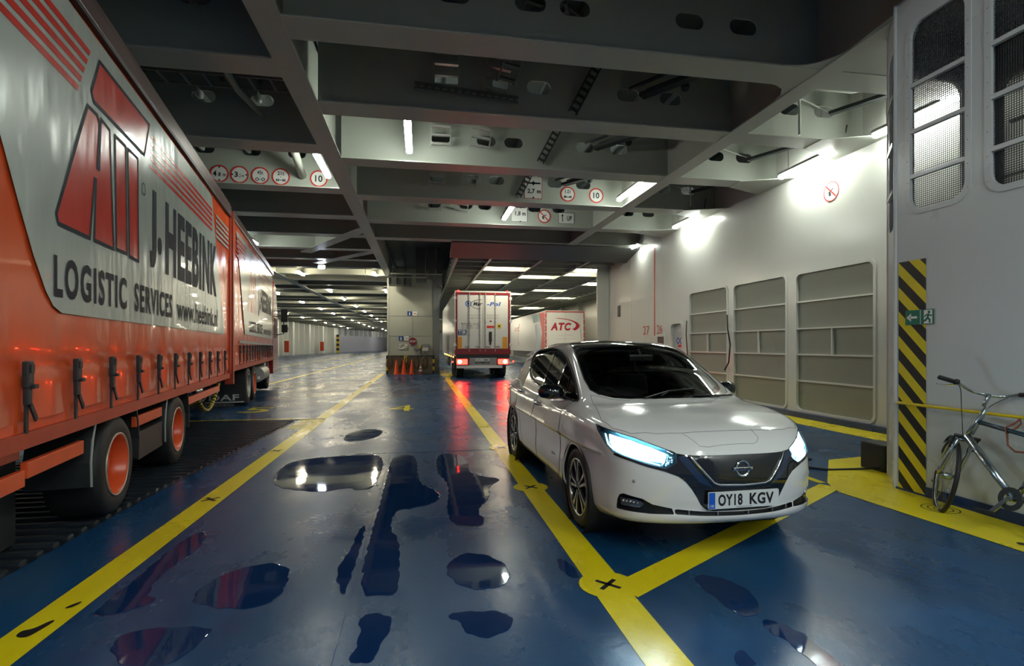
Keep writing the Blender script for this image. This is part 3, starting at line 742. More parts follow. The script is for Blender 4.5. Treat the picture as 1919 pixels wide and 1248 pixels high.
# ---------------------------------------------------------------- round and square signs
def sign_disc(name, label, x, y, z, r, draw, axis='Y', ring=.16):
    """round sign on a plate facing the camera side; draw(mb, f3) adds the symbol"""
    t = thing(name, label, 'sign', (x, y, z))
    if axis == 'Y': f = lambda d: (lambda a, b: (a, -d, b))
    else: f = lambda d: (lambda a, b: (-d, -a, b))
    a = MB(); a.prism(circ(0, 0, r, 40), -.004, 0, axis); a.build('plate', WHITE, t)
    a = MB(); a.ribbon(circ(0, 0, r*(1-ring/2), 40), r*ring, f(.005)); a.build('red_ring', RED, t, fix=False)
    s = MB(); draw(s, f(.0065), r)
    s.build('symbol', [BLACK, RED], t, fix=False)
    return t
def txt(s, body, u0, u1, v0, v1, f3, bold=.02, mi=0): lettering(body, u0, u1, v0, v1, f3, mi, s, bold=bold)
def tri(s, cx, cz, d, f3, v=True):
    s.flat([(cx-d, cz+d), (cx+d, cz+d), (cx, cz-d*.6)] if v == 'down' else [(cx-d, cz-d), (cx+d, cz-d), (cx, cz+d*.6)] if v == 'up' else [(cx-d, cz+d), (cx-d, cz-d), (cx+d*.6, cz)] if v == 'right' else [(cx+d, cz+d), (cx+d, cz-d), (cx-d*.6, cz)], f3, 0)
def d48(s, f, r): txt(s, '4', -r*.68, -r*.28, -r*.3, r*.32, f, .03); txt(s, '.8 m', -r*.2, r*.72, -r*.3, r*.14, f); tri(s, 0, r*.68, r*.14, f, 'down'); tri(s, 0, -r*.66, r*.14, f, 'up')
def d32(s, f, r): txt(s, '3', -r*.55, -r*.15, -r*.3, r*.32, f, .03); txt(s, '.2 m', -r*.08, r*.5, -r*.3, r*.1, f); tri(s, -r*.68, 0, r*.14, f, 'right'); tri(s, r*.68, 0, r*.14, f, 'left')
def d45(s, f, r):
    txt(s, '45t', -r*.3, r*.32, r*.14, r*.6, f)
    for q in (-.33, .33): s.ribbon(circ(q*r, -r*.42, r*.16, 16), r*.08, f)
    s.flat([(-r*.05, -r*.03), (r*.05, -r*.03), (0, -r*.15)], f); s.ribbon([(-r*.1, -r*.42), (r*.1, -r*.42)], r*.05, f, False)
def d21(s, f, r):
    txt(s, '21t', -r*.35, r*.38, r*.16, r*.6, f)
    for q in (-.45, -.27, .27, .45): s.flat([(r*q-r*.06, -r*.55), (r*q+r*.06, -r*.55), (r*q+r*.06, -r*.25), (r*q-r*.06, -r*.25)], f)
    s.ribbon([(-r*.25, -r*.4), (r*.25, -r*.4)], r*.07, f, False); s.flat([(-r*.05, 0), (r*.05, 0), (0, -r*.12)], f)
def d10(s, f, r): txt(s, '10', -r*.42, r*.42, -r*.38, r*.4, f, .02)
def d101(s, f, r):
    txt(s, '1.01', -r*.38, r*.38, r*.1, r*.62, f)
    for q in (-.45, -.28, .28, .45): s.flat([(r*q-r*.07, -r*.5), (r*q+r*.07, -r*.5), (r*q+r*.07, -r*.22), (r*q-r*.07, -r*.22)], f)
    s.flat([(-r*.2, -r*.45), (r*.2, -r*.45), (r*.2, -r*.35), (-r*.2, -r*.35)], f)
def dns(s, f, r):
    s.ribbon([(-r*.35, -r*.1), (r*.3, r*.25)], r*.12, f, False); s.flat([(-r*.3, -r*.4), (-r*.02, -r*.4), (-r*.05, -r*.1), (-r*.25, -r*.05)], f)
    s.ribbon([(-r*.62, r*.62), (r*.62, -r*.62)], r*.15, lambda a, b: tuple(Vector(f(a, b))+Vector((0, -.001, 0) if f(0, 0)[1] else (-.001, 0, 0))), False, 1)
Ys = 12.45-.012
sign_disc('limit_sign', 'round red ringed 4.8 m height limit sign above the lorry', -4.36, Ys, 5.24, .192, d48)
sign_disc('limit_sign', 'round red ringed 3.2 m width limit sign', -3.95, Ys, 5.24, .192, d32)
sign_disc('limit_sign', 'round red ringed 45t vehicle weight sign', -3.52, Ys, 5.24, .192, d45)
sign_disc('limit_sign', 'round red ringed 21t axle weight sign', -3.09, Ys, 5.24, .192, d21)
sign_disc('limit_sign', 'round red ringed 10 speed sign left of the left girder', -2.28, Ys, 5.24, .19, d10)
Ys = 12.87-.012
sign_disc('limit_sign', 'round red ringed 1.01 axle weight sign right of the 2,7 m board', 3.65, Ys, 5.30, .19, d101)
sign_disc('limit_sign', 'round red ringed 10 speed sign near the lamp over the right lane', 4.40, Ys, 5.30, .19, d10)
sign_disc('prohibition_sign', 'round no smoking sign beside the UP sign', 3.62, 15.32-.012, 5.33, .2, dns)
t = sign_disc('prohibition_sign', 'pale red round prohibition sign high on the white right wall', 7.695, 8.83, 4.41, .19, dns, 'X', .1)
def board(name, label, x, y, z, w, h, draw, edge=None, plate=WHITE, cat='sign', axis='Y', mats=None):
    t = thing(name, label, cat, (x, y, z))
    a = MB()
    if axis == 'Y': a.box((-w/2, -.004, -h/2), (w/2, 0, h/2)); f = lambda p, q: (p, -.0065, q)
    else: a.box((-.004, -w/2, -h/2), (0, w/2, h/2)); f = lambda p, q: (-.0065, -p, q)
    a.build('plate', plate, t)
    s = MB(); draw(s, f); s.build('symbol', mats or [BLACK, RED], t, fix=False)
    if edge:
        a = MB(); a.ribbon([(-w/2+.008, -h/2+.008), (w/2-.008, -h/2+.008), (w/2-.008, h/2-.008), (-w/2+.008, h/2-.008)], .012, f); a.build('edge_line', edge, t, fix=False)
    return t
def b27(s, f):
    txt(s, '2,1 m', -.14, .22, .14, .27, f, .03); s.flat([(-.18, .02), (.18, .02), (.18, -.02), (-.18, -.02)], f); s.flat([(0, .06), (.05, 0), (0, -.06), (-.05, 0)], f)
    txt(s, '2,7 m', -.15, .19, -.27, -.14, f, .03); tri(s, 0, -.345, .03, f, 'up')
board('height_board', 'tall white height board reading 2,1 m and 2,7 m', 2.76, 12.87-.012, 5.53, .46, .78, b27, RED)
def b18(s, f): txt(s, '1,8 m', -.12, .19, -.06, .09, f, .03); s.flat([(-.1, .19), (.2, .19), (.2, .22), (-.1, .22)], f); s.flat([(.05, .24), (.09, .205), (.05, .17), (.01, .205)], f); tri(s, .03, -.2, .03, f, 'up')
board('height_board', 'white height board reading 1,8 m partly behind a lamp', 2.86, 15.32-.012, 5.36, .50, .46, b18, BLACK)
def bup(s, f): txt(s, 'UP', .02, .17, -.07, .07, f, .02); s.ribbon([(-.12, -.11), (-.12, .12)], .025, f, False); tri(s, -.12, .1, .04, f, 'up')
board('up_sign', 'white sign with an upward arrow and UP', 4.30, 15.32-.012, 5.30, .50, .34, bup, BLACK)
GREEN = mat('sign_green', (.01, .16, .11), .4)
def bex(s, f):
    s.ribbon([(-.10, 0), (-.02, 0)], .022, f, False); s.flat([(-.135, 0), (-.085, .042), (-.085, -.042)], f)
    s.flat([(.052, -.066), (.052, .066), (.138, .066), (.138, -.066)], f, 0)
    g = lambda a, b: tuple(Vector(f(a, b))+Vector((-.001, 0, 0)))
    s.flat(circ(.105, .045, .014, 12), g, 1)
    s.ribbon([(.10, .028), (.090, -.010), (.066, -.035), (.045, -.038)], .020, g, False, 1); s.ribbon([(.090, -.010), (.112, -.028), (.112, -.060)], .018, g, False, 1)
    s.ribbon([(.10, .024), (.072, .018), (.058, -.002)], .012, g, False, 1); s.ribbon([(.10, .024), (.122, .010), (.136, .016)], .012, g, False, 1)
    s.flat([(.012, -.0725), (.018, -.0725), (.018, .0725), (.012, .0725)], f)
board('exit_sign', 'green escape sign with an arrow and a running figure on the casing corner', 4.842, 4.425, 1.757, .30, .145, bex, None, GREEN, axis='X', mats=[WHITE, GREEN])
# markings on the right wall
a = MB(); a.box((7.690, 16.50, 1.80), (7.699, 16.56, 4.75)); tag(a.build('frame_mark', RED), 'thin vertical red line on the right wall', 'line')
fX = lambda a, b: (7.692, a, b)
a = MB(); lettering('27', 17.45, 16.95, 1.85, 2.15, fX, 0, a, bold=.0); tag(a.build('frame_number', RED, fix=False), 'red number 27 left of the red line on the wall', 'number')
a = MB(); lettering('26', 16.35, 15.95, 1.85, 2.15, fX, 0, a, bold=.0); tag(a.build('frame_number', RED, fix=False), 'red number 26 right of the red line on the wall', 'number')
hb = thing('wall_box', 'small recessed box on the right wall under the number 26', 'box', (7.7, 16.0, 1.6)); 
a = MB(); a.holed(rrect(-.3, -.3, .3, .22, .02), [rrect(-.24, -.24, .24, .16, .02)], -.05, 0, 'X'); a.build('frame', PAINTW, hb); a = MB(); a.box((-.02, -.24, -.24), (-.005, .24, .16)); a.build('recess', DARKST, hb); a = MB(); a.lathe([(.04, -.05), (.04, -.03), (.015, -.03), (.015, 0)], (0, 0, -.05), 'X', 12); a.build('valve', CHROME, hb)
a = MB(); a.box((7.67, 19.6, 2.6), (7.7, 19.85, 3.05), ch=.01); tag(a.build('wall_vent', DARKST), 'small dark slot high on the right wall near its end', 'vent')
pipe([(7.64, 12.2, 2.25), (7.62, 12.15, 1.9), (7.63, 12.05, 1.5), (7.62, 12.1, 1.05), (7.6, 12.25, .85)], .018, 'black hose hanging between the two farther mesh panels', RUBBER, 'hose', 'hose')
pipe([(7.66, 14.3, 2.2), (7.65, 14.32, 1.8), (7.66, 14.25, 1.2)], .014, 'black hose at the edge of the farthest mesh panel', RUBBER, 'hose', 'hose')
# yellow handrail, junction box and cable at the casing
hr = thing('wall_rail', 'yellow round handrail running along the grey casing wall', 'handrail', (0, 0, 0))
a = MB(); a.tube([(4.85, 4.66, .895), (4.80, 4.62, .895), (4.79, 4.5, .895), (4.79, -4, .895)], .014, 10); a.build('rail', YEL, hr, smooth=True)
a = MB()
for yy in (4.5, 3.0, 1.5, 0): a.tube([(4.85, yy, .895), (4.79, yy, .895)], .010, 8)
a.build('bracket', YEL, hr)
jb = MB(); jb.box((5.28, 5.25, 0), (5.55, 5.6, .32), ch=.02); tag(jb.build('junction_box', RUBBER), 'black box on the floor behind the casing corner', 'box')
pipe([(5.262, 5.3, .05), (5.05, 5.45, .014), (4.75, 5.48, .012), (4.45, 5.75, .012), (4.95, 6.02, .012), (4.9, 6.1, .012)], .012, 'black cable lying on the yellow paint by the casing', RUBBER, 'cable', 'cable')

# ---------------------------------------------------------------- the pillar with its signs, chains and cones
pc = MB(); pc.box((-1.75, 28, 0), (.62, 31, 5.0), 0, ch=.04); pc.box((.62, 27.95, 0), (.95, 31, 5.0), 1)
for z in (1.95, 3.0): pc.box((-1.7, 27.99, z), (.6, 28.0, z+.02), 1)
pc.box((-.46, 27.99, 1.95), (-.44, 28.0, 3.0), 1); pc.box((-1.66, 27.985, 0), (-1.64, 28.0, 5), 1)
struct(pc.build('pillar', [PAINT, mat('pillar_grey', (.22, .24, .26), .4)]))
BLUES = mat('sign_blue', (.01, .06, .28), .4)
def bman(s, f): s.flat(circ(0, .06, .022, 10), f); s.flat([(-.03, .03), (.03, .03), (.03, -.09), (-.03, -.09)], f)
def barr(s, f): s.ribbon([(-.05, 0), (.04, 0)], .025, f, False, 1); s.flat([(.03, .035), (.03, -.035), (.07, 0)], f, 1)
for x, z, lb in ((-.60, 3.14, 'upper'), (-1.04, 1.84, 'lower')):
    board('stairs_sign', 'small blue sign on the pillar, %s one' % lb, x, 27.98, z, .23, .23, bman, None, BLUES, mats=[WHITE, RED])
    board('arrow_sign', 'small white sign with a red arrow on the pillar, %s one' % lb, x+.27, 27.98, z, .23, .23, barr, None, WHITE)
def blift(s, f): txt(s, 'LIFT', -.17, .08, -.07, .1, f, .03); s.ribbon([(.14, .02), (.19, -.09), (.02, -.12)], .03, f, False)
board('lift_sign', 'white sign reading LIFT on the pillar', -.93, 27.98, 1.42, .47, .32, blift, BLACK)
t = thing('stop_sign', 'round red STOP sign on the pillar', 'sign', (-.44, 27.97, 1.68))
a = MB(); a.prism(circ(0, 0, .2, 28), -.012, 0, 'Y'); a.build('plate', mat('stop_red', (.22, .015, .02), .4), t)
a = MB(); lettering('STOP', -.15, .15, -.05, .06, lambda p, q: (p, -.015, q), 0, a, bold=.02); a.build('lettering', WHITE, t, fix=False)
eb = thing('switch_cabinet', 'grey electrical boxes with pipes on the pillar', 'electrical box', (0.0, 27.9, 1.35))
a = MB(); a.box((-.4, -.1, -.1), (-.05, .1, .12), ch=.01); a.box((.02, -.12, .0), (.38, .1, .2), ch=.01); a.build('casing', mat('cabinet_grey', (.25, .27, .28), .4), eb)
a = MB(); a.box((.05, -.17, -.17), (.35, .1, .0), ch=.01); a.build('white_box', WHITE, eb)
a = MB(); a.box((-.14, -.14, -.02), (-.02, -.1, .12)); a.build('yellow_lamp', YEL, eb)
a = MB()
for q in (-.3, -.1, .1, .25): a.tube([(q, 0, -.1), (q, 0, -.36)], .018, 6)
a.build('conduit', GALV, eb)
rk = thing('chain_rack', 'low rack with yellow and black edges holding rusty lashing chains', 'chain rack', (-.55, 27.55, 0))
a = MB(); a.box((-1.2, 0, 0), (1.15, .35, .92)); a.build('back_board', mat('rack_dark', (.24, .20, .14), .6, var=.5), rk)
a = MB(); a.box((-1.2, -.03, .88), (1.15, .0, .96)); a.build('top_bar', DARKST, rk)
RUST = mat('rust', (.16, .09, .05), .75, bump=.02, bscale=25, var=.5, vscale=15)
for s in (-1.22, 1.13):
    a = MB()
    for k in range(5): a.box((s, -.05, k*.19), (s+.09, .37, k*.19+.19), k % 2)
    a.build('edge_post', [BLACK, YEL], rk)
a = MB(); a.box((-.32, -.04, .62), (-.18, -.01, .94)); a.build('yellow_plate', YEL, rk)
lk = thing('lashing_chain', 'x', 'chain', (0, 0, 0), group='lashing chains hung on the rack'); 
a = MB()
for k in range(3):
    a.tube([(.15*math.sin(t)*(1-.12*k), -.06-.03*k, .0-.32*(1-math.cos(t))*(1-.1*k)) for t in np.linspace(0, 2*PI, 15)[:-1]], .025, 6, closed=True)
a.build('chain_loop', RUST, lk); a = MB(); a.tube([(0, -.1, .05), (.02, -.1, -.05), (-.04, -.1, -.2)], .02, 6); a.build('hook', mat('rust_light', (.3, .2, .13), .6), lk)
for i in range(5):
    x = -1.58+.44*i; o = lk if i == 0 else dup(lk)
    o.location = (x, 27.5, .90); o['label'] = 'rusty lashing chain loop hanging on the rack, %s from the left' % ['first', 'second', 'third', 'fourth', 'fifth'][i]
CONE = mat('cone_orange', (.85, .10, .015), .45, emit=None)
co = thing('traffic_cone', 'x', 'traffic cone', (0, 0, 0), group='orange cones before the pillar')
a = MB(); a.lathe([(.0001, .74), (.025, .74), (.03, .72), (.125, .05), (.13, .035)], (0, 0, 0), 'Z', 20); a.build('cone_body', CONE, co, smooth=True)
a = MB(); a.box((-.17, -.17, 0), (.17, .17, .035), ch=.012); a.build('base', CONE, co)
for i, x in enumerate((-1.24, -.87, -.48)):
    o = co if i == 0 else dup(co); o.location = (x, 27.2, 0); o['label'] = ['left', 'middle', 'right'][i]+' of three tall orange traffic cones before the pillar'
c2 = thing('traffic_cone', 'small red and white banded cone right of the orange cones', 'traffic cone', (-.03, 27.3, 0))
a = MB(); a.lathe([(.0001, .55), (.02, .55), (.10, .03)], (0, 0, 0), 'Z', 16); a.build('cone_body', mat('cone_dull', (.35, .08, .05), .6), c2, smooth=True)
a = MB(); a.lathe([(.045, .40), (.066, .30)], (0, 0, 0), 'Z', 16); a.lathe([(.078, .24), (.096, .15)], (0, 0, 0), 'Z', 16); a.build('white_band', WHITE, c2, smooth=True)
a = MB(); a.box((-.13, -.13, 0), (.13, .13, .03)); a.build('base', mat('cone_dull', ()), c2)
# ---------------------------------------------------------------- orange curtain-sided lorry and its trailer
ORG = mat('tarpaulin_orange', (.80, .10, .022), .22, bump=.02, bscale=1.6, var=.06, coat=.25, stretch=(1, 1.6, .45))
TGREY = mat('tarpaulin_grey', (.43, .46, .42), .24, bump=.02, bscale=1.6, var=.05, coat=.12, stretch=(1, 1.6, .45))
TRED = mat('tarpaulin_red', (.62, .035, .02), .24, bump=.02, bscale=1.6, coat=.15, stretch=(1, 1.6, .45))
TNAVY = mat('tarpaulin_navy', (.010, .013, .026), .5, bump=.01, bscale=1.6, spec=.08, stretch=(1, 1.6, .45))
FRAMEO = mat('frame_orange', (.42, .055, .02), .42, var=.25, vscale=6)
RAIL = mat('roof_rail_brown', (.14, .09, .085), .3, .3, var=.2)
DPL = mat('dark_plastic', (.018, .02, .022), .5, var=.3)
HUB = mat('hub_orange', (.75, .10, .025), .3, var=.15, vscale=5)
def truck_wheel(parent, x, y, r=.42, w=.38, rim=.26, rimm=HUB, name='wheel', edge=True):
    """wheel whose outer face looks to +x; x is the outer face"""
    a = MB(); a.lathe([(rim, -.03), (rim+.012, 0.0), (rim+.05, .006), (r-.05, .004), (r-.012, -.02), (r, -.05), (r, -w+.05), (r-.03, -w), (rim, -w)], (x, y, r), 'X', 48)
    t = a.build(name, RUBBER, parent, smooth=True, auto=50)
    a = MB(); a.lathe([(rim+.006, 0.004), (rim-.008, .006), (rim-.02, -.01), (rim-.035, -.13), (rim-.10, -.16), (.11, -.165), (.10, -.10), (.075, -.085), (.0001, -.08)], (x, y, r), 'X', 40, 0)
    for k in range(8):
        q = 2*PI*k/8; a.lathe([(.014, -.165), (.014, -.145), (.0001, -.143)], (x, y+.135*math.cos(q), r+.135*math.sin(q)), 'X', 6, 0)
    a.build('rim', rimm, t, smooth=True, auto=40)
    if edge:
        a = MB(); a.lathe([(rim+.010, -.002), (rim+.012, .008), (rim, .010), (rim-.004, .002)], (x, y, r), 'X', 40); a.build('rim_edge', mat('rim_edge', (.5, .42, .34), .35, .5), t, smooth=True)
    return t
def side(d=.004): return lambda a, b: (d, a, b)
TR = thing('curtain_trailer', 'orange and grey curtain-sided trailer with HTT and LOGISTIC SERVICES lettering', 'trailer', (-2.60, 5.06, .026), math.radians(10))
U0, U1 = -3.2, 5.72
a = MB(); a.box((-2.5, U0, .93), (0, U1, 4.0), 0); a.box((-2.5, U0, 4.0), (0, U1, 4.05), 1); a.build('body', [ORG, mat('roof_sheet', (.16, .17, .17), .5)], TR)
# curtain: slightly billowed sheet in front of the body side
def cur(u0, u1, z0, z1, nu, nz, hem=True):
    m = MB(); vs = []
    for j in range(nz+1):
        for i in range(nu+1):
            u = u0+(u1-u0)*i/nu; z = z0+(z1-z0)*j/nz
            wv = .010*math.sin(u*2*PI/.67+.4)*math.exp(-((z-1.02)/.35)**2)
            wv += -.012*math.exp(-((z-1.33)/.05)**2)
            vs.append((.016+wv+.002*math.sin(u*9.1), u, z))
    m.add(vs, [(j*(nu+1)+i, j*(nu+1)+i+1, (j+1)*(nu+1)+i+1, (j+1)*(nu+1)+i) for j in range(nz) for i in range(nu)])
    return m
cu = cur(U0, U1-.05, 1.0, 3.9, 200, 90).build('curtain', ORG, TR, smooth=True, fix=False)
S = side(.030)
a = MB()
pan = [(-3.2, 2.6), (-1.80, 2.60), (-1.63, 2.30), (-1.45, 2.0), (-1.30, 1.80), (-1.20, 1.71), (-1.08, 1.67), (5.1, 1.65), (5.02, 1.9), (4.75, 2.4), (4.49, 2.79), (4.04, 3.72), (3.98, 3.80), (3.88, 3.82), (-3.2, 3.84)]
a.flat(pan, S); a.build('printed_panel', TGREY, cu, fix=False)
a = MB()
for k in range(5):
    z1 = 3.655-k*.088; x1 = -.63-k*.05
    a.flat([(-3.2, z1-.03), (x1-.02, z1-.032), (x1+.005, z1+.018), (-3.2, z1+.02)], side(.0325))
for k in range(5):
    z1 = 3.60-k*.078
    a.flat([(.86-k*.01, z1-.03), (4.03-.0*k, z1-.03), (4.0, z1+.01), (.88-k*.01, z1+.01)], side(.0325))
a.build('stripe', TRED, cu, fix=False)
a = MB()
for k in range(5):
    z1 = 3.60-k*.085; a.flat([(4.35, z1-.03), (5.55, z1-.03), (5.55, z1+.012), (4.3, z1+.012)], side(.0325))
a.build('pale_stripe', TGREY, cu, fix=False)
Hh = [(-.68, 3.24), (-.5, 3.24), (-.465, 3.18), (-.505, 2.83), (-.465, 2.83), (-.43, 3.24), (-.25, 3.22), (-.16, 2.26), (-.56, 2.26), (-.525, 2.73), (-.555, 2.73), (-.64, 2.26), (-1.14, 2.26), (-1.17, 2.32)]
Tb = [(-.46, 3.68), (.80, 3.68), (.64, 3.32), (-.57, 3.32), (-.61, 3.38)]
T1 = [(-.12, 3.32), (.13, 3.32), (.16, 2.27), (-.09, 2.27)]; T2 = [(.19, 3.32), (.45, 3.32), (.47, 2.25), (.24, 2.26)]
T1b = [(-.13, 3.22), (.12, 3.22), (.16, 2.27), (-.10, 2.27)]; T2b = [(.18, 3.22), (.45, 3.22), (.47, 2.25), (.22, 2.26)]
a = MB()
for P in (Hh, Tb, T1b, T2b): a.flat(P, side(.0325))
a.build('logo', TRED, cu, fix=False)
a = MB()
for P in (Hh, Tb, T1b, T2b): a.ribbon(P, .030, side(.0345))
a.ribbon(circ(.62, 2.98, .055, 20), .012, side(.0345))
a.build('logo_outline', TNAVY, cu, fix=False)
for body, u0, u1, z0, z1, bd in (('J.', .82, 1.24, 2.25, 3.06, .06), ('HEEBINK', 1.39, 4.36, 2.25, 3.06, .04), ('LOGISTIC', -1.20, .15, 1.77, 2.05, .031), ('SERVICES', .36, 1.66, 1.77, 2.04, .031), ('www.heebink.nl', 1.88, 4.45, 1.76, 2.04, .01)):
    lettering(body, u0, u1, z0, z1, side(.0345), TNAVY, cu, 'lettering', bold=bd)
a = MB(); a.box((-.02, U0, 3.90), (.055, U1, 4.06), ch=.012); a.box((-.02, U0, 4.06), (.035, U1, 4.12)); a.box((.0, U0, 3.865), (.06, U1, 3.90), 1)
a.build('roof_rail', [RAIL, DPL], TR)
a = MB(); a.box((-.1, U1-.06, .92), (.05, U1, 4.08)); a.build('corner_post', FRAMEO, TR)
a = MB(); a.box((-.1, U0, .84), (.03, U1, .935)); a.build('side_raving', FRAMEO, TR)
a = MB(); a.box((-1.9, U0, .70), (-.35, U1, .84)); a.build('chassis', DPL, TR)
# buckles and straps
bk0 = None
for k in range(11):
    u = -1.53+.668*k
    if bk0 is None:
        a = MB(); a.box((.02, -.034, 1.20), (.055, .034, 1.36), ch=.008); a.box((.02, -.024, 1.10), (.05, .024, 1.21), ch=.006); a.box((.022, -.016, .93), (.034, .016, 1.12)); a.box((.05, -.02, 1.29), (.062, .02, 1.34))
        a.box((.05, .0, 1.195), (.07, .045, 1.22)); a.bar((.04, .02, 1.1), (.04, .09, 1.0), .012, .03)
        bk0 = a.build('strap_buckle', DPL, TR); bk0.location = (0, u, 0)
    else:
        c_ = bk0.copy(); COL.objects.link(c_); c_.location = (0, u, 0)
for u0, u1, z, nm in ((-3.2, -1.45, .60, 'side_guard'), (-1.42, -.62, .64, 'side_guard'), (.55, 1.42, .665, 'side_guard'), (2.62, 4.9, .655, 'side_guard')):
    a = MB(); a.box((-.05, u0, z), (-.01, u1, z+.10), ch=.006); a.build(nm, HUB, TR)
a = MB(); a.box((-.25, 2.6, .78), (-.1, 5.2, .86)); a.box((-.25, -3.2, .76), (-.06, -1.4, .86)); a.build('frame_rail', FRAMEO, TR)
for y in (.05, 2.07):
    truck_wheel(TR, -.005, y)
    truck_wheel(TR, -2.10, y, edge=False)
# mudguards: dark curved sheets around the wheels
for y0, s in ((-.05, -1), (.05, 1)):
    pass
for yc in (.05, 2.07):
    for s in (-1, 1):
        a = MB(); prof = [(yc+s*(.45+.02), .86), (yc+s*(.52), .74), (yc+s*(.56), .55), (yc+s*.55, .36)]
        back = [(p+s*.02, q) for p, q in prof]
        a.prism(prof+back[::-1], -.42, .0, 'X')
        a.build('mudguard', DPL, TR)
    a = MB()
    for s in (-1,):
        a.tube([(.0, yc+s*.49, .84), (.0, yc+s*.54, .72), (.0, yc+s*.575, .55), (.0, yc+s*.565, .36)], .009, 6)
    a.build('mudguard_edge', mat('edge_grey', (.35, .36, .34), .4), TR)
a = MB(); a.box((-.45, -3.2, .02), (-.42, -.62, .82)); a.build('spray_guard', DPL, TR)
a = MB(); a.box((-.42, .66, .33), (-.02, 1.48, .60)); a.build('tool_box', DPL, TR)
a = MB()
for k in range(3): a.tube([(-.5, 4.6+.1*k, .8), (-.45, 5.0, .55-.02*k), (-.4, 5.6, .42), (-.4, 6.2, .55), (-.45, 6.6, .85)], .018, 6, 0)
hose = a
hz = MB(); n_ = 40
pts = [(-.3, 4.4+2.2*t, .70-.95*math.sin(PI*t)*.45) for t in np.linspace(0, 1, n_)]
for i in range(n_-1): hz.tube([pts[i], pts[i+1]], .032, 8, i % 2)
hz.build('coiled_air_line', [DPL, YEL], TR); a.build('hose', RUBBER, TR)
# towing lorry
PR = thing('curtain_lorry', 'orange and grey curtain-sided lorry pulling the trailer, farther left', 'lorry', TR.location, math.radians(10))
V0, V1 = 6.05, 14.85
a = MB(); a.box((-2.5, V0, 1.02), (0, V1, 4.0), 0); a.box((-2.5, V0, 4.0), (0, V1, 4.05), 1); a.build('body', [ORG, MATS['roof_sheet']], PR)
cu2 = cur(V0+.05, V1, 1.05, 3.92, 160, 60).build('curtain', ORG, PR, smooth=True, fix=False)
a = MB(); a.flat([(7.75, 1.70), (14.6, 1.66), (14.6, 3.78), (6.5, 3.78), (6.7, 3.5), (7.4, 2.3)], S); a.build('printed_panel', TGREY, cu2, fix=False)
sh = 8.0
a = MB()
for P in (Hh, Tb, T1b, T2b): a.flat([(u+sh+1.4, z) for u, z in P], side(.0325))
for k in range(5): a.flat([(6.5, 3.655-k*.088-.03), (7.95-.05*k, 3.655-k*.088-.03), (7.95-.05*k, 3.655-k*.088+.02), (6.5, 3.655-k*.088+.02)], side(.0325)); a.flat([(10.4, 3.6-k*.078-.03), (14.3, 3.6-k*.078-.03), (14.3, 3.6-k*.078+.01), (10.4, 3.6-k*.078+.01)], side(.0325))
a.build('logo', TRED, cu2, fix=False)
for body, u0, u1, z0, z1, bd in (('J.HEEBINK', 10.3, 14.2, 2.25, 3.06, .04), ('LOGISTIC SERVICES', 8.5, 11.4, 1.77, 2.05, .02), ('www.heebink.nl', 11.7, 14.2, 1.77, 2.02, 0)):
    lettering(body, u0, u1, z0, z1, side(.0345), TNAVY, cu2, 'lettering', bold=bd)
a = MB(); a.flat([(6.9, 1.50), (14.8, 1.44), (14.8, 1.49), (6.9, 1.56)], side(.034)); a.build('pale_line', TGREY, cu2, fix=False)
a = MB(); lettering('BW-ND-70', 2.75, 3.45, 6.42, 6.52, lambda p, q: (.034, q, p), 0, a); 
a.build('lettering', WHITE, cu2, fix=False) if False else None
a = MB(); a.box((-.02, V0, 3.92), (.05, V1, 4.08), ch=.012); a.build('roof_rail', RAIL, PR)
a = MB(); a.box((-.1, V0-.05, .70), (.045, V0+.08, 4.05)); a.build('corner_post', FRAMEO, PR)
a = MB(); a.box((-.1, V0, .94), (.03, V1, 1.04)); a.build('side_raving', FRAMEO, PR)
a = MB(); a.box((-1.9, V0, .70), (-.35, V1+.6, .95)); a.build('chassis', DPL, PR)
for k in range(15):
    u = 7.0+.53*k; c_ = bk0.copy(); COL.objects.link(c_); c_.parent = PR; c_.location = (0, u, .10)
truck_wheel(PR, -.04, 8.95, .46, .34, .28, mat('rim_grey', (.42, .42, .38), .4, .5)); truck_wheel(PR, -.03, 10.05, .46, .34, .28); truck_wheel(PR, -.05, 13.9, .48, .34, .28, DPL)
for y in (8.95, 10.05, 13.9): truck_wheel(PR, -2.1, y, .46, .34, .28, DPL, edge=False)
a = MB(); a.box((-.9, 8.28, .10), (-.02, 8.31, .78)); fl_ = a.build('mud_flap', RUBBER, PR)
a = MB(); a.box((-.86, 8.27, .12), (-.06, 8.28, .145), 0); lettering('DAF', -.78, -.16, .17, .31, lambda p, q: (p, 8.272, q), 0, a, bold=.02); a.build('lettering', mat('flap_white', (.5, .5, .5), .5), fl_, fix=False)
a = MB(); a.tube([(-.1, 11.0, .62), (-.1, 12.6, .62)], .22, 16); a.box((-.3, 12.7, .45), (-.05, 13.2, .9)); a.build('fuel_tank', GALV, PR, smooth=True, auto=40)
a = MB(); a.box((-.04, 10.7, .5), (0, 13.2, .58)); a.build('side_guard', WHITE, PR)
CABR = mat('cab_red', (.38, .02, .02), .25, coat=.5)
a = MB(); a.prism([(15.0, .45), (15.0, 3.3), (15.3, 3.75), (16.2, 3.6), (17.0, 2.4), (17.15, 1.4), (17.15, .45)], -2.42, .02, 'X'); cab = a.build('cab', CABR, PR)
a = MB(); a.prism([(15.5, 1.7), (15.55, 2.45), (16.75, 2.45), (17.0, 1.75)], .02, .03, 'X'); a.build('side_window', DPL, cab)
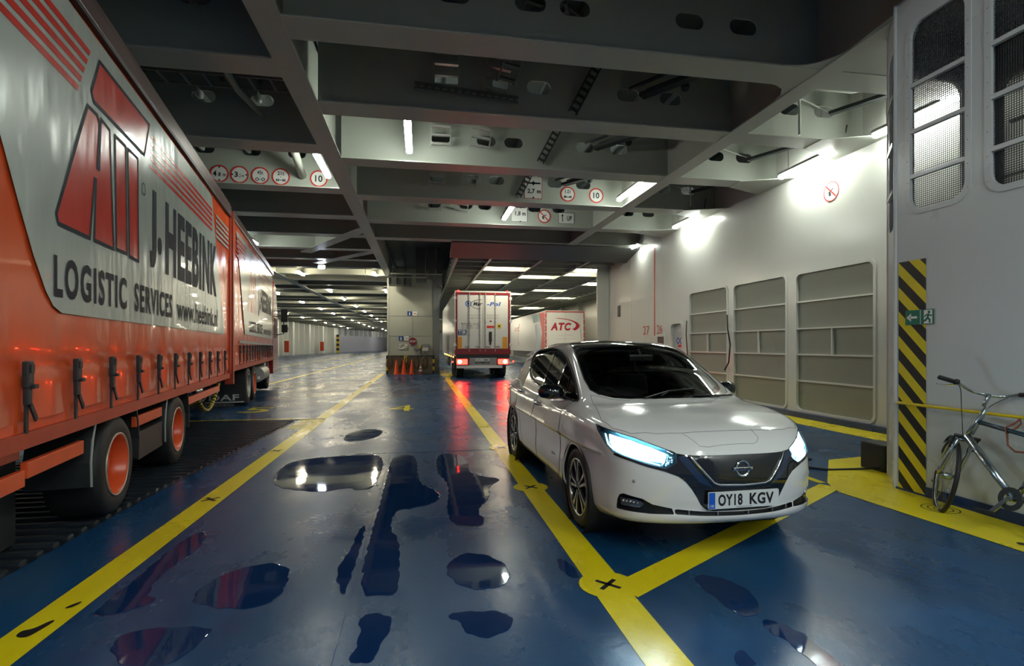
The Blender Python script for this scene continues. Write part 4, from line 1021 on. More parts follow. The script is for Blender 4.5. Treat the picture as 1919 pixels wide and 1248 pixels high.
mi = MB(); mi.tube([(.0, 16.6, 2.55), (.25, 16.7, 2.6), (.25, 16.7, 1.9), (.0, 16.6, 1.85)], .025, 8); mi.box((.16, 16.62, 2.35), (.40, 16.78, 2.85), ch=.03); mi.box((.18, 16.62, 1.95), (.40, 16.78, 2.25), ch=.03); mi.build('mirror', DPL, cab)
mi = MB(); mi.sphere((.3, 16.78, 2.1), .15, n=14, sc=(.8, .6, 1)); mi.build('mirror_shell', CABR, cab, smooth=True)

# ---------------------------------------------------------------- white refrigerated lorry with lit tail lamps
WTR = mat('lorry_white', (.72, .72, .70), .25, var=.05)
WSIDE = mat('lorry_side', (.55, .57, .57), .18, .2)
DRED = mat('door_frame_red', (.22, .012, .015), .35, var=.15)
TAIL = emis('tail_lamp_red', (1.0, .010, .006), 26)
TAILC = emis('tail_lamp_core', (1.0, .11, .05), 90)
MP = thing('box_lorry', 'white box lorry with dark red door frame and glowing red tail lamps, rear on', 'lorry', (1.44, 23.0, 0))
def px(u): return (u-745)/203.0
def pz(v): return 3.83-(v-340)/203.0
a = MB(); a.box((0.01, .05, 1.0), (2.46, 13.5, 3.83)); a.build('body', WSIDE, MP)
a = MB(); a.holed([(0, 1.28), (2.47, 1.28), (2.47, 3.84), (0, 3.84)], [[(px(768), 1.34), (px(1222), 1.34), (px(1222), 3.70), (px(768), 3.70)]], 0, .1, 'Y'); a.build('door_frame', DRED, MP)
a = MB(); a.box((-.005, -.01, 3.80), (2.475, .1, 3.86)); a.box((-.01, -.006, 1.28), (.03, .02, 3.8)); a.box((2.44, -.006, 1.28), (2.48, .02, 3.8)); a.build('frame_edge', WTR, MP)
BLUEL = mat('logo_blue', (.02, .12, .5), .4); GREYL = mat('letter_grey', (.35, .35, .36), .5)
YF = lambda y: (lambda p, q: (p, y, q))
for s, (u0, u1) in enumerate(((768, 993), (999, 1222))):
    d = MB(); d.box((px(u0), .02, 1.34), (px(u1), .08, 3.70)); dd = d.build('door', WTR, MP)
    for u in ((873, 968), (1016, 1105))[s]:
        r_ = MB(); r_.tube([(px(u), -.02, 1.2), (px(u), -.02, 3.82)], .016, 8)
        for z in (1.36, 1.9, 2.5, 3.1, 3.68): r_.box((px(u)-.035, -.03, z-.02), (px(u)+.035, .02, z+.02))
        r_.build('lock_rod', GALV, dd)
        r_ = MB(); hz_ = pz(826); sg = 1 if s else -1
        r_.box((px(u)-(.02 if sg > 0 else .22), -.05, hz_-.025), (px(u)+(.22 if sg > 0 else .02), -.02, hz_+.025), ch=.008); r_.tube([(px(u)+sg*.05, -.04, hz_), (px(u)+sg*.2, -.06, hz_-.03)], .03, 8); r_.build('lock_handle', GALV, dd)
    for z in (3.55, 2.55, 1.50): 
        h_ = MB(); x_ = 0 if s == 0 else 2.47; h_.box((x_-.06, -.035, z-.06), (x_+.06, .0, z+.06), ch=.01); h_.build('hinge', WTR, dd)
    a = MB(); a.box(((px(770), px(1172))[s], -.012, pz(848)), ((px(808), px(1213))[s], .02, pz(742)), ch=.0); a.build('reflector', mat('reflector_amber', (.75, .32, .02), .3), dd)
    if s == 0:
        a = MB(); a.ribbon(circ(px(865), pz(447), .12, 24), .035, YF(.014), True, 1); a.flat(circ(px(865), pz(447), .045), YF(.014), 1)
        for k in range(5): q = 2*PI*k/5; a.ribbon([(px(865), pz(447)), (px(865)+.11*math.cos(q), pz(447)+.11*math.sin(q))], .02, YF(.014), False, 1)
        arc = [(px(885)+0, pz(447))]
        a.ribbon([(px(990)+.0-.52*math.sin(t), pz(452)+.21*math.cos(t)) for t in np.linspace(.05, 2.9, 16)], .022, YF(.0145), False, 0)
        lettering('Mar', px(908), px(990), pz(466), pz(430), YF(.013), 0, a, bold=.04, shear=.25)
        a.build('logo', [BLACK, BLUEL], dd, fix=False)
        a = MB(); lettering('www.marpol', px(850), px(990), pz(558), pz(540), YF(.015), 0, a); lettering('info@marpol', px(850), px(990), pz(582), pz(565), YF(.015), 0, a)
        lettering('MAR-POL ULAN', px(803), px(960), pz(632), pz(620), YF(.015), 1, a, bold=.01); lettering('tel. 58 6811 154', px(803), px(965), pz(650), pz(638), YF(.015), 1, a); lettering('fax 58 6811 154', px(803), px(960), pz(668), pz(657), YF(.015), 1, a)
        a.build('lettering', [GREYL, BLACK], dd, fix=False)
        a = MB(); a.box((px(773), .008, pz(725)), (px(849), .02, pz(678))); pb = a.build('tir_plate', BLUEL and mat('tir_blue', (.03, .07, .22), .4), dd)
        a = MB(); lettering('TIR', px(777), px(845), pz(720), pz(683), YF(.005), 0, a, bold=.02); a.build('lettering', WHITE, pb, fix=False)
    else:
        a = MB(); lettering('-Pol', px(1030), px(1158), pz(466), pz(430), YF(.013), 0, a, bold=.04, shear=.25); a.build('logo', BLUEL, dd, fix=False)
        a = MB(); lettering('-trans.com', px(1025), px(1138), pz(558), pz(540), YF(.015), 0, a); lettering('-trans.com', px(1025), px(1138), pz(582), pz(565), YF(.015), 0, a); a.build('lettering', GREYL, dd, fix=False)
        a = MB(); a.box((px(1030), .01, pz(662)), (px(1098), .02, pz(642)), 0); a.build('sticker', RED, dd)
        a = MB(); a.box((px(1125), .01, pz(665)), (px(1160), .02, pz(625)), 1); a.flat(circ(px(1142), pz(645), .045, 12), YF(.008), 2); a.box((px(1055), .01, pz(607)), (px(1075), .02, pz(597)), 2)
        a.build('sticker', [RED, YEL, BLACK], dd)
        a = MB(); a.box((px(1050), -.03, pz(785)), (px(1076), .02, pz(695)), ch=.01); a.box((px(1056), -.03, pz(812)), (px(1070), .02, pz(785))); a.build('document_holder', DPL, dd)
a = MB(); a.box((.0, -.02, 1.08), (2.47, .3, 1.28)); a.build('door_sill', DRED, MP)
a = MB(); a.box((.05, -.01, .93), (2.42, .25, 1.08)); a.build('rear_frame', DPL, MP)
a = MB(); a.box((.08, .0, .60), (2.40, .12, .94)); a.build('tail_panel', mat('tail_panel_red', (.16, .03, .03), .4), MP)
a = MB(); a.box((px(875), -.02, .60), (px(1118), .0, .93)); a.build('centre_panel', mat('panel_grey', (.3, .3, .3), .4), MP)
a = MB(); a.box((px(930), -.03, pz(960)), (px(1052), -.02, pz(935))); pb = a.build('number_plate', WHITE, MP)
a = MB(); lettering('GPU 38M5', px(936), px(1046), pz(956), pz(939), YF(-.032), 0, a, bold=.01); a.build('lettering', BLACK, pb, fix=False)
a = MB(); lettering('SCHMITZ', px(925), px(1055), pz(981), pz(963), YF(-.023), 0, a, bold=.04); a.build('lettering', BLACK, MP, fix=False)
for s, (u0, u1, uc) in enumerate(((758, 858, 788), (1128, 1226, 1195))):
    a = MB(); a.box((px(u0), -.05, pz(990)), (px(u1), .0, pz(935)), ch=.01); hs = a.build('tail_lamp', mat('lamp_housing_red', (.35, .02, .015), .3), MP)
    a = MB(); a.flat(circ(px(uc), pz(963), .085, 20), YF(-.056)); a.build('brake_light', TAILC, hs, fix=False)
    a = MB(); a.flat(rrect(px(u0)+.01, pz(987), px(u1)-.01, pz(940), .03), YF(-.053)); a.flat(circ(px(833 if s == 0 else 1150), pz(966), .055, 16), YF(-.056)); a.build('side_light', TAIL, hs, fix=False)
    a = MB(); a.tube([(0 if s == 0 else 2.47, .0, pz(962)), (-.16 if s == 0 else 2.63, -.04, pz(962))], .02, 8, 0); a.sphere((-.1 if s == 0 else 2.57, -.06, pz(963)), .035, 1, 10); a.build('side_marker', [RUBBER, TAIL], MP)
    a = MB(); a.sphere((px(776) if s == 0 else px(1214), -.02, 3.86), .03, n=10, sc=(1.4, 1, 1)); a.build('top_marker', TAIL, MP)
a = MB(); a.box((.08, -.03, .48), (2.10, .06, .60)); a.build('bumper', WTR, MP)
a = MB(); a.box((.4, .1, .55), (2.1, 13.4, 1.0)); a.build('chassis', DPL, MP)
for y in (1.3, 2.6, 3.9):
    for s in (0, 1):
        a = MB(); a.lathe([(.27, 0), (.48, .01), (.5, .04), (.5, .30), (.48, .34), (.2, .34), (.0001, .30)], ((.12, 2.05)[s], y, .5), 'X', 28); a.build('wheel', RUBBER, MP, smooth=True, auto=50)
a = MB(); a.box((0.0, .3, .45), (.02, 1.0, .9)); a.box((0.03, 4.6, .4), (.05, 9.5, .9)); 
for k in range(6): a.sphere((-.01, 1+1.8*k, .95), .03, 1, 8)
a.build('side_guard', [DPL, emis('side_marker_amber', (1, .4, .05), 12)], MP)

# ---------------------------------------------------------------- white trailer with the red ATC mark
AT = thing('box_trailer', 'white box trailer with red edges and a red ATC mark, far right lane', 'trailer', (7.77, 32.5, 0))
a = MB(); a.box((0, .05, 1.05), (2.56, 13.6, 3.70)); a.build('body', WTR, AT)
a = MB(); a.box((.03, 0, 1.1), (2.53, .05, 3.62)); dr_ = a.build('door', WTR, AT)
a = MB()
a.box((0, -.02, 3.58), (2.56, .03, 3.64)); 
for s in (0, 2.50):
    for k in range(6): a.box((s, -.02, 1.15+k*.41), (s+.06, .03, 1.50+k*.41))
a.build('edge_strip', mat('edge_red', (.5, .03, .03), .4), AT)
MAR = mat('logo_dark_red', (.42, .01, .03), .4)
a = MB(); lettering('ATC', .32, 1.68, 2.42, 2.92, YF(-.006), 0, a, bold=.05, shear=.2)
out = [(.62+1.62*math.sin(t), 2.72+.50*math.cos(t)) for t in np.linspace(0, 2.2, 18)]; inn = [(.62+1.38*math.sin(t), 2.76+.42*math.cos(t)) for t in np.linspace(2.2, 0.0, 18)]
a.flat(out+inn[:-1], YF(-.005)); a.build('logo', MAR, dr_, fix=False)
a = MB(); lettering('ATC CARGO', .85, 1.85, 2.08, 2.15, YF(-.005), 0, a); lettering('www.atc-cargo.com', .7, 2.0, 1.84, 1.91, YF(-.005), 0, a); a.build('lettering', mat('letter_pale', (.5, .42, .42), .5), dr_, fix=False)
a = MB()
for x in (.05, 1.28): a.box((x, -.01, 1.1), (x+.012, .0, 3.58))
a.bar((2.25, -.03, 2.9), (2.4, -.03, 1.3), .02, .02); a.build('lock_rod', GALV, dr_)
XF_ = lambda p, q: (-.005, p, q)
a = MB(); a.flat([(.3, 1.1), (1.4, 1.1), (1.0, 2.3), (1.9, 3.6), (.3, 3.6)], XF_, 0); a.flat([(1.9, 3.6), (1.6, 3.1), (3.6, 3.0), (4.2, 3.6)], XF_, 1); a.flat([(1.5, 1.1), (1.2, 2.3), (1.7, 3.0), (3.2, 2.9), (2.6, 1.1)], XF_, 2)
for k in range(10): a.flat([(.02, 1.15+k*.24), (.25, 1.15+k*.24), (.25, 1.30+k*.24), (.02, 1.30+k*.24)], XF_, 0)
lettering('ATC', 8.9, 11.2, 2.6, 2.95, lambda p, q: (-.006, 20.1-p, q), 3, a, bold=.03); a.ribbon([(8.6+1.0*math.sin(t), 2.3+.9*math.cos(t)) for t in np.linspace(.3, 2.6, 14)], .14, XF_, False, 3)
a.build('side_print', [mat('print_red', (.55, .05, .04), .4), mat('print_teal', (.25, .48, .52), .4), mat('print_pale', (.50, .56, .62), .4), MAR], AT, fix=False)
a = MB(); a.box((.2, .1, .55), (2.3, 13, 1.05)); a.box((.15, 0, .5), (2.4, .06, .85)); a.build('chassis', DPL, AT)
a = MB(); a.box((.85, -.03, .62), (1.4, 0, .76)); a.build('number_plate', WHITE, AT)
a = MB(); a.box((.3, -.03, .66), (.6, 0, .76)); a.box((1.9, -.03, .66), (2.2, 0, .76)); a.build('tail_lamp', mat('tail_unlit', (.35, .02, .02), .3), AT)
for y in (1.8, 3.1, 4.4):
    for s in (0, 1):
        a = MB(); a.lathe([(.27, 0), (.48, .01), (.5, .04), (.5, .30), (.48, .34), (.2, .34), (.0001, .30)], ((.05, 2.15)[s], y, .5), 'X', 28); a.build('wheel', RUBBER, AT, smooth=True, auto=50)
# further small things on the deck
fd_ = thing('fire_trolley', 'small red vehicle at the far end of the deck', 'vehicle', (-6.6, 146, 0))
a = MB(); a.box((-1.3, -1, .3), (1.3, 1, 1.5), ch=.1); a.box((-.8, -.8, 1.5), (.6, .8, 2.2), ch=.1); a.build('body', RED, fd_)
a = MB(); a.lathe([(.0001, -1.1), (.4, -1.1), (.4, 1.1), (.0001, 1.1)], (-.8, 0, .4), 'Y', 16); a.lathe([(.0001, -1.1), (.4, -1.1), (.4, 1.1), (.0001, 1.1)], (.8, 0, .4), 'Y', 16); a.build('wheel', RUBBER, fd_)
for i, (x, y) in enumerate(((-19.6, 77.0), (-18.4, 96.5))):
    a = MB(); a.box((x+.9, y, .5), (x+1.5, y+.5, 2.1), ch=.05); tag(a.build('hose_cabinet', mat('cabinet_red', (.5, .06, .02), .4)), 'red hose cabinet on the %s left hull wall' % ['nearer', 'farther'][i], 'cabinet')
for i in range(3):
    a = MB(); x, y = 12.0-.5*i, 25+i*1.8; a.box((x-.3, y, 0), (x+.2, y+1.5, 2.6), ch=.15); a.box((x-.2, y+.2, 2.6), (x+.2, y+1.2, 3.4), ch=.1)
    tag(a.build('ventilation_unit', PAINTG), ['nearest', 'middle', 'farthest'][i]+' grey ventilation housing by the far right wall', 'ventilation housing')
# ---------------------------------------------------------------- white hatchback: one smooth body surface, then its openings and fittings
def spl(xs,ys):
    xs=np.array(xs,float);ys=np.array(ys,float)
    o=np.argsort(xs);xs=xs[o];ys=ys[o]
    h_=np.diff(xs);d=np.diff(ys)/h_
    m=np.zeros_like(ys);m[0]=d[0];m[-1]=d[-1]
    for i in range(1,len(xs)-1):
        if d[i-1]*d[i]>0:
            w1=2*h_[i]+h_[i-1];w2=h_[i]+2*h_[i-1];m[i]=(w1+w2)/(w1/d[i-1]+w2/d[i])
    def fn(x):
        x=np.clip(x,xs[0],xs[-1]);i=np.clip(np.searchsorted(xs,x,side='right')-1,0,len(xs)-2)
        t=(x-xs[i])/h_[i]
        return (2*t**3-3*t**2+1)*ys[i]+(t**3-2*t**2+t)*h_[i]*m[i]+(-2*t**3+3*t**2)*ys[i+1]+(t**3-t**2)*h_[i]*m[i+1]
    return fn
def smax(a,b,k):
    e=np.maximum(k-np.abs(a-b),0)/k
    return np.maximum(a,b)+e*e*k*.25
def smin(a,b,k): return -smax(-a,-b,k)
W_Z=spl([.15,.22,.30,.42,.56,.70,.79,.85,.90,.96,1.06,1.2],[-.13,-.075,-.022,-.010,-.018,-.010,-.003,-.004,-.018,-.055,-.13,-.22])
W_X=spl([-3.6,-3.2,-2.7,-2.2,-1.5,-.8,-.3,0,.2,.35,.5,.7,1.0],[.75,.815,.862,.862,.856,.86,.868,.87,.862,.845,.815,.77,.70])
XF=spl([.19,.24,.29,.34,.38,.45,.55,.65,.72,.78,.85,.95],[.84,.915,.955,.965,.955,.965,.972,.965,.95,.925,.88,.80])
XR=spl([.15,.25,.4,.55,.7,.85,1.0,1.1],[-3.3,-3.45,-3.53,-3.54,-3.48,-3.46,-3.42,-3.35])
TOP=spl([1.0,.93,.86,.75,.6,.4,.2,.0,-.2,-.5,-1.0,-1.6,-2.4,-3.0,-3.6],[.70,.80,.855,.905,.945,.985,1.015,1.035,1.045,1.01,.985,.985,1.01,1.03,1.02])
ROOF=spl([-.4,-.75,-1.0,-1.3,-1.7,-2.2,-2.7,-3.2],[1.31,1.468,1.512,1.533,1.528,1.49,1.43,1.345])
BOT=spl([1.1,.9,.6,.2,-1,-2.5,-3.1,-3.6],[.33,.28,.24,.18,.17,.17,.19,.27])
def body(x,y,z):
    a=np.abs(y)
    side=(a-(W_X(x)+W_Z(z)))*.95
    yy=np.clip(a/.92,0,.9999)
    bow=.80*(1-(1-yy**2.3)**(1/2.3))
    bow2=.35*(1-(1-yy**2.6)**(1/2.6))
    front=(x-(XF(z)-bow))*.93
    rear=(XR(z)+bow2-x)*.93
    hw=np.clip((x+.3)/.5,0,1)
    crown=(.055*(a/.8)**2.2)*(1)+.05*np.clip((x-.45)/.5,0,1)*(a/.6)**2
    top=(z-(TOP(x)-crown))*.95
    bot=BOT(x)-z
    L=smax(smax(side,top,.10),smax(front,rear,.05),.07)
    L=smax(L,bot,.05)
    # greenhouse
    gs=(a-(.785-.42*(z-.98)-.10*np.clip((-x-2.3)/1.0,0,1)-.04*np.clip((x+.9)/.8,0,1)))*.92
    xw=.13-(z-1.035)*2.05-.30*(a/.72)**2.2+.35*np.clip(z-1.25,0,1)**2
    gw=(x-xw)*.44
    gt=z-(ROOF(x)-.045*(a/.6)**2.2)
    gr=(-3.42+(z-1.0)*.75+.10*(a/.6)**2-x)*.8
    G=smax(smax(gs,gw,.05),gt,.09)
    G=smax(G,gr,.06)
    G=smax(G,.7-z,.01)
    return smin(L,G,.035)
def bgrad(P, e=2e-3):
    g = np.stack([body(*(P+np.eye(3)[k]*e).T)-body(*(P-np.eye(3)[k]*e).T) for k in range(3)], -1)
    return g/(np.linalg.norm(g, axis=1, keepdims=True)+1e-12)
def cast(o, d, t1, n=70):
    """first point from outside (o) along d where the body begins"""
    N = len(o); lo = np.full(N, np.nan); hi = np.full(N, np.nan); done = np.zeros(N, bool); st = t1/n
    for i in range(n+1):
        P = o+d*(i*st); v = body(P[:, 0], P[:, 1], P[:, 2]); new = (v < 0) & ~done
        lo[new] = (i-1)*st; hi[new] = i*st; done |= new
    for _ in range(18):
        m = (lo+hi)/2; P = o+d*m[:, None]; ins = body(P[:, 0], P[:, 1], P[:, 2]) < 0
        hi = np.where(ins, m, hi); lo = np.where(ins, lo, m)
    return o+d*((lo+hi)/2)[:, None]
CX = -.3
def proj(kind, ab):
    ab = np.array(ab, float).reshape(-1, 2); n = len(ab); z0 = np.zeros(n)
    if kind in ('R', 'L'):
        s = -1 if kind == 'R' else 1
        o = np.stack([ab[:, 0], z0+s*1.15, ab[:, 1]], 1); d = np.stack([z0, z0-s, z0], 1); return cast(o, d, 1.0)
    if kind == 'T':
        o = np.stack([ab[:, 0], ab[:, 1], z0+1.7], 1); d = np.stack([z0, z0, z0-1], 1); return cast(o, d, 1.5, 90)
    c, s_ = np.cos(ab[:, 0]), np.sin(ab[:, 0])
    o = np.stack([CX+1.6*c, 1.6*s_, ab[:, 1]], 1); d = np.stack([-c, -s_, z0], 1); return cast(o, d, 1.4)
def param(kind, P):
    P = np.array(P, float).reshape(-1, 3)
    if kind in ('R', 'L'): return P[:, [0, 2]]
    if kind == 'T': return P[:, [0, 1]]
    return np.stack([np.arctan2(P[:, 1], P[:, 0]-CX), P[:, 2]], 1)
def inside(pts, poly):
    x, y = pts[:, 0], pts[:, 1]; r = np.zeros(len(pts), bool); n = len(poly)
    for i in range(n):
        x0, y0 = poly[i]; x1, y1 = poly[(i+1) % n]
        if y0 == y1: continue
        c = ((y0 > y) != (y1 > y)) & (x < (x1-x0)*(y-y0)/(y1-y0)+x0); r ^= c
    return r
def nearest(pts, poly):
    A = np.array(poly); B = np.roll(A, -1, 0); best = np.full(len(pts), 1e9); out = pts.copy()
    for a, b in zip(A, B):
        ab = b-a; L2 = max((ab**2).sum(), 1e-12); t = np.clip(((pts-a)@ab)/L2, 0, 1); q = a+t[:, None]*ab; dd = ((pts-q)**2).sum(1)
        m = dd < best; best[m] = dd[m]; out[m] = q[m]
    return out, np.sqrt(best)
def mirror(P): return [(a, -b) for a, b in reversed(P)]
def cmir(P): return [(-a, b) for a, b in reversed(P)]
def cyl(P3): return [tuple(q) for q in param('C', P3)]

def orient(F, P, N):
    out = []
    for t in F:
        n = np.cross(P[t[1]]-P[t[0]], P[t[2]]-P[t[0]])
        if len(t) == 4: n = n+np.cross(P[t[2]]-P[t[0]], P[t[3]]-P[t[0]])
        out.append(tuple(t) if float(n @ N[t[0]]) >= 0 else tuple(reversed(t)))
    return out
def patch_mesh(kind, outline, off, step=.03, holes=()):
    """sheet that follows the body inside an outline, off metres outside it"""
    ol = densify(outline, step); A = np.array(ol); rings = [densify(h, step) for h in holes]
    lo, hi = A.min(0), A.max(0); gx, gy = np.meshgrid(np.arange(lo[0], hi[0], step)+step*.37, np.arange(lo[1], hi[1], step)+step*.41)
    G = np.stack([gx.ravel(), gy.ravel()], 1)
    if len(G):
        keep = inside(G, ol); _, dist = nearest(G, ol); keep &= dist > step*.5
        for r in rings: keep &= ~inside(G, r); keep &= nearest(G, r)[1] > step*.5
        G = G[keep]
    pts = [Vector(p) for p in ol]; edges = [(i, (i+1) % len(ol)) for i in range(len(ol))]
    for r in rings:
        k = len(pts); pts += [Vector(p) for p in r]; edges += [(k+i, k+(i+1) % len(r)) for i in range(len(r))]
    pts += [Vector(g) for g in G]
    v, e, f, *_ = delaunay_2d_cdt(pts, edges, [], 0, 1e-6)
    V = np.array([tuple(q) for q in v]); F = [t for t in f]
    cen = np.array([V[list(t)].mean(0) for t in F]); keep = inside(cen, ol)
    for r in rings: keep &= ~inside(cen, r)
    P = proj(kind, V)
    bad = np.isnan(P[:, 0]); 
    N = bgrad(np.where(bad[:, None], 0, P)); P = P+N*off
    F = [tuple(t) for t, q in zip(F, keep) if q and not bad[list(t)].any()]
    F = orient(F, P, N)
    return P, F, N
def patch(name, kind, outline, off, m, parent, step=.03, holes=(), skirt=0.0):
    P, F, N = patch_mesh(kind, outline, off, step, holes)
    a = MB(); ok = ~np.isnan(P[:, 0]); P = np.where(ok[:, None], P, 0)
    a.add([tuple(p) for p in P], F)
    o = a.build(name, m, parent, smooth=True, fix=False)
    if name != 'x':
        try: o.data.normals_split_custom_set_from_vertices([tuple(n) for n in N])
        except Exception: pass
    return o
def onbody(kind, line_, off=0.0, step=.02, closed=False):
    P = proj(kind, densify(line_, step, closed)); P = P[~np.isnan(P[:, 0])]; return [tuple(q) for q in P+bgrad(P)*off]

CARW = mat('pearl_white', (.84, .82, .82), .14, coat=1.0, var=.0)
CARB = mat('gloss_black', (.006, .007, .010), .05, coat=1.0)
CARG = glass('car_glass', (.72, .75, .75), 0.0, 1.5)
CARG2 = glass('side_glass', (.42, .45, .45), 0.0, 1.6)
CARD = mat('cabin_dark', (.012, .012, .013), .6, var=.3)
CARP = mat('bumper_black', (.012, .013, .015), .35)
CAR = thing('hatchback_car', 'white five-door hatchback with black roof and lit headlamps, plate OY18 KGV', 'car', (2.0955, 4.171, 0), -PI/2+.0206)
# 1. body surface as rays sent out from an inner line
NT = 300
rows = []
for al in np.linspace(0, PI/2, 46)[:-1][::-1]: rows.append(('tail', al))
for x in np.arange(-2.9, .2, .0175): rows.append(('mid', x))
for al in np.linspace(0, PI/2, 84): rows.append(('nose', al))
ths = np.linspace(0, 2*PI, NT, endpoint=False)
O = []; Dn = []
for k, q in rows:
    if k == 'mid': o = (q, 0, .62); dd = np.stack([np.zeros(NT), np.sin(ths), np.cos(ths)], 1)
    elif k == 'nose': o = (.2, 0, .60); dd = np.stack([np.full(NT, math.sin(q)), math.cos(q)*np.sin(ths), math.cos(q)*np.cos(ths)], 1)
    else: o = (-2.9, 0, .62); dd = np.stack([np.full(NT, -math.sin(q)), math.cos(q)*np.sin(ths), math.cos(q)*np.cos(ths)], 1)
    O.append(np.tile(o, (NT, 1))); Dn.append(dd)
O = np.concatenate(O); Dn = np.concatenate(Dn)
lo = np.zeros(len(O)); hi = np.full(len(O), 1.6); done = np.zeros(len(O), bool)
for i in range(1, 60):
    t = i*1.5/60; P = O+Dn*t; new = (body(P[:, 0], P[:, 1], P[:, 2]) > 0) & ~done
    lo[new] = t-1.5/60; hi[new] = t; done |= new
for _ in range(20):
    m_ = (lo+hi)/2; P = O+Dn*m_[:, None]; out_ = body(P[:, 0], P[:, 1], P[:, 2]) > 0
    hi = np.where(out_, m_, hi); lo = np.where(out_, lo, m_)
HV = O+Dn*((lo+hi)/2)[:, None]; NR = len(rows)
HF = [(i*NT+k, i*NT+(k+1) % NT, (i+1)*NT+(k+1) % NT, (i+1)*NT+k) for i in range(NR-1) for k in range(NT)]
HF = np.array(HF)
region = np.zeros(len(HF), int)      # 0 body, -1 opening, >0 separate panels

dlo = [(-.20, .985), (-.35, 1.075), (-.535, 1.175), (-.74, 1.272), (-.94, 1.352), (-1.21, 1.414), (-1.47, 1.441), (-1.71, 1.448), (-2.0, 1.438), (-2.27, 1.412), (-2.42, 1.375), (-2.47, 1.31), (-2.34, 1.215), (-2.15, 1.122), (-1.94, 1.075), (-1.58, 1.041), (-1.10, 1.021), (-.65, .998)]
dlo = chaikin(dlo, 1)
blk = [(.125, 0), (.115, .2), (.055, .40), (-.015, .51), (-.12, .60), (-.225, .645), (-.39, .642), (-.55, .622), (-.75, .594), (-.97, .562), (-1.23, .52), (-1.7, .505), (-2.3, .49), (-2.9, .47), (-3.15, .44), (-3.2, 0)]
half = [p for p in blk]; blkF = half+[(a, -b) for a, b in half[::-1] if b > 0]
ws = [(.115, 0), (.105, .2), (.05, .385), (-.02, .49), (-.125, .58), (-.235, .620), (-.39, .618), (-.55, .600), (-.75, .575), (-.83, .50), (-.855, .3), (-.86, 0)]
wsF = ws+[(a, -b) for a, b in ws[::-1] if b > 0]
def arch(cx, r=.352):
    P = [(cx+r*math.cos(t), .322+r*math.sin(t)) for t in np.linspace(0, PI, 40)]
    return P+[(cx-r-.01, .0), (cx+r+.01, .0)]
lampR = cyl([(.381, -.81, .89), (.544, -.758, .867), (.695, -.647, .836), (.792, -.547, .799), (.861, -.448, .763), (.874, -.429, .753), (.892, -.434, .691), (.872, -.499, .655), (.847, -.548, .660), (.787, -.635, .682), (.714, -.709, .706), (.61, -.77, .733), (.546, -.796, .775), (.475, -.816, .831)])
fogR = cyl([(.643, -.759, .339), (.652, -.754, .408), (.672, -.746, .444), (.70, -.729, .455), (.794, -.632, .438), (.826, -.575, .406), (.88, -.461, .388), (.891, -.451, .352), (.831, -.577, .345), (.756, -.68, .342)])
intF = cyl([(.883, -.445, .386), (.939, -.247, .372), (.957, 0, .368), (.939, .247, .372), (.883, .445, .386), (.891, .445, .353), (.947, .25, .346), (.964, 0, .344), (.947, -.25, .346), (.891, -.445, .353)])
hoodh = [(.150, 0), (.135, .2), (.08, .41), (.005, .525), (-.11, .618), (-.16, .665), (.12, .718), (.343, .765), (.40, .775), (.544, .745), (.66, .655), (.70, .56), (.735, .50), (.78, .34), (.80, .14), (.803, 0)]
hoodF = hoodh+[(a, -b) for a, b in hoodh[::-1] if b > 0]
fdoor = [(-.34, .985), (-.40, .9), (-.44, .7), (-.455, .40), (-.52, .29), (-1.40, .275), (-1.425, .6), (-1.44, 1.022), (-1.10, 1.008), (-.65, .985)]
rdoor = [(-1.448, 1.022), (-1.433, .6), (-1.408, .275), (-2.08, .29), (-2.20, .45), (-2.32, .66), (-2.40, .86), (-2.43, 1.05), (-2.34, 1.195), (-2.15, 1.108), (-1.94, 1.060), (-1.58, 1.028)]
cuts = [('R', dlo, -1, lambda P: (P[:, 1] < -.45) & (P[:, 2] > .9)), ('L', dlo, -1, lambda P: (P[:, 1] > .45) & (P[:, 2] > .9)),
        ('T', wsF, -1, lambda P: (P[:, 2] > .98) & (P[:, 0] > -1)),
        ('R', arch(0), -1, lambda P: P[:, 1] < -.42), ('R', arch(-2.7), -1, lambda P: P[:, 1] < -.42), ('L', arch(0), -1, lambda P: P[:, 1] > .42), ('L', arch(-2.7), -1, lambda P: P[:, 1] > .42),
        ('C', lampR, -1, lambda P: P[:, 0] > .2), ('C', cmir(lampR), -1, lambda P: P[:, 0] > .2), ('C', fogR, -1, lambda P: P[:, 0] > .4), ('C', cmir(fogR), -1, lambda P: P[:, 0] > .4), ('C', intF, -1, lambda P: P[:, 0] > .4),
        ('T', hoodF, 1, lambda P: (P[:, 2] > .70) & (P[:, 0] > -.3)),
        ('R', fdoor, 2, lambda P: P[:, 1] < -.5), ('L', fdoor, 3, lambda P: P[:, 1] > .5), ('R', rdoor, 4, lambda P: P[:, 1] < -.5), ('L', rdoor, 5, lambda P: P[:, 1] > .5)]
for kind, poly, rid, ok in cuts:
    C = HV[HF].mean(1); valid = ok(C) & (region == 0); pr = param(kind, C); ins = inside(pr, poly) & valid
    region[ins] = rid
    vin = np.zeros(len(HV), bool); vin[HF[ins].ravel()] = True; vout = np.zeros(len(HV), bool); vout[HF[(region == 0)].ravel()] = True
    idx = np.where(vin & vout)[0]; q = param(kind, HV[idx]); nq, dist = nearest(q, poly)
    good = dist < .03; idx, nq = idx[good], nq[good]
    NP = proj(kind, nq); g2 = ~np.isnan(NP[:, 0]); g2[g2] &= (np.linalg.norm(NP[g2]-HV[idx[g2]], axis=1) < .06); HV[idx[g2]] = NP[g2]
HN = bgrad(HV)
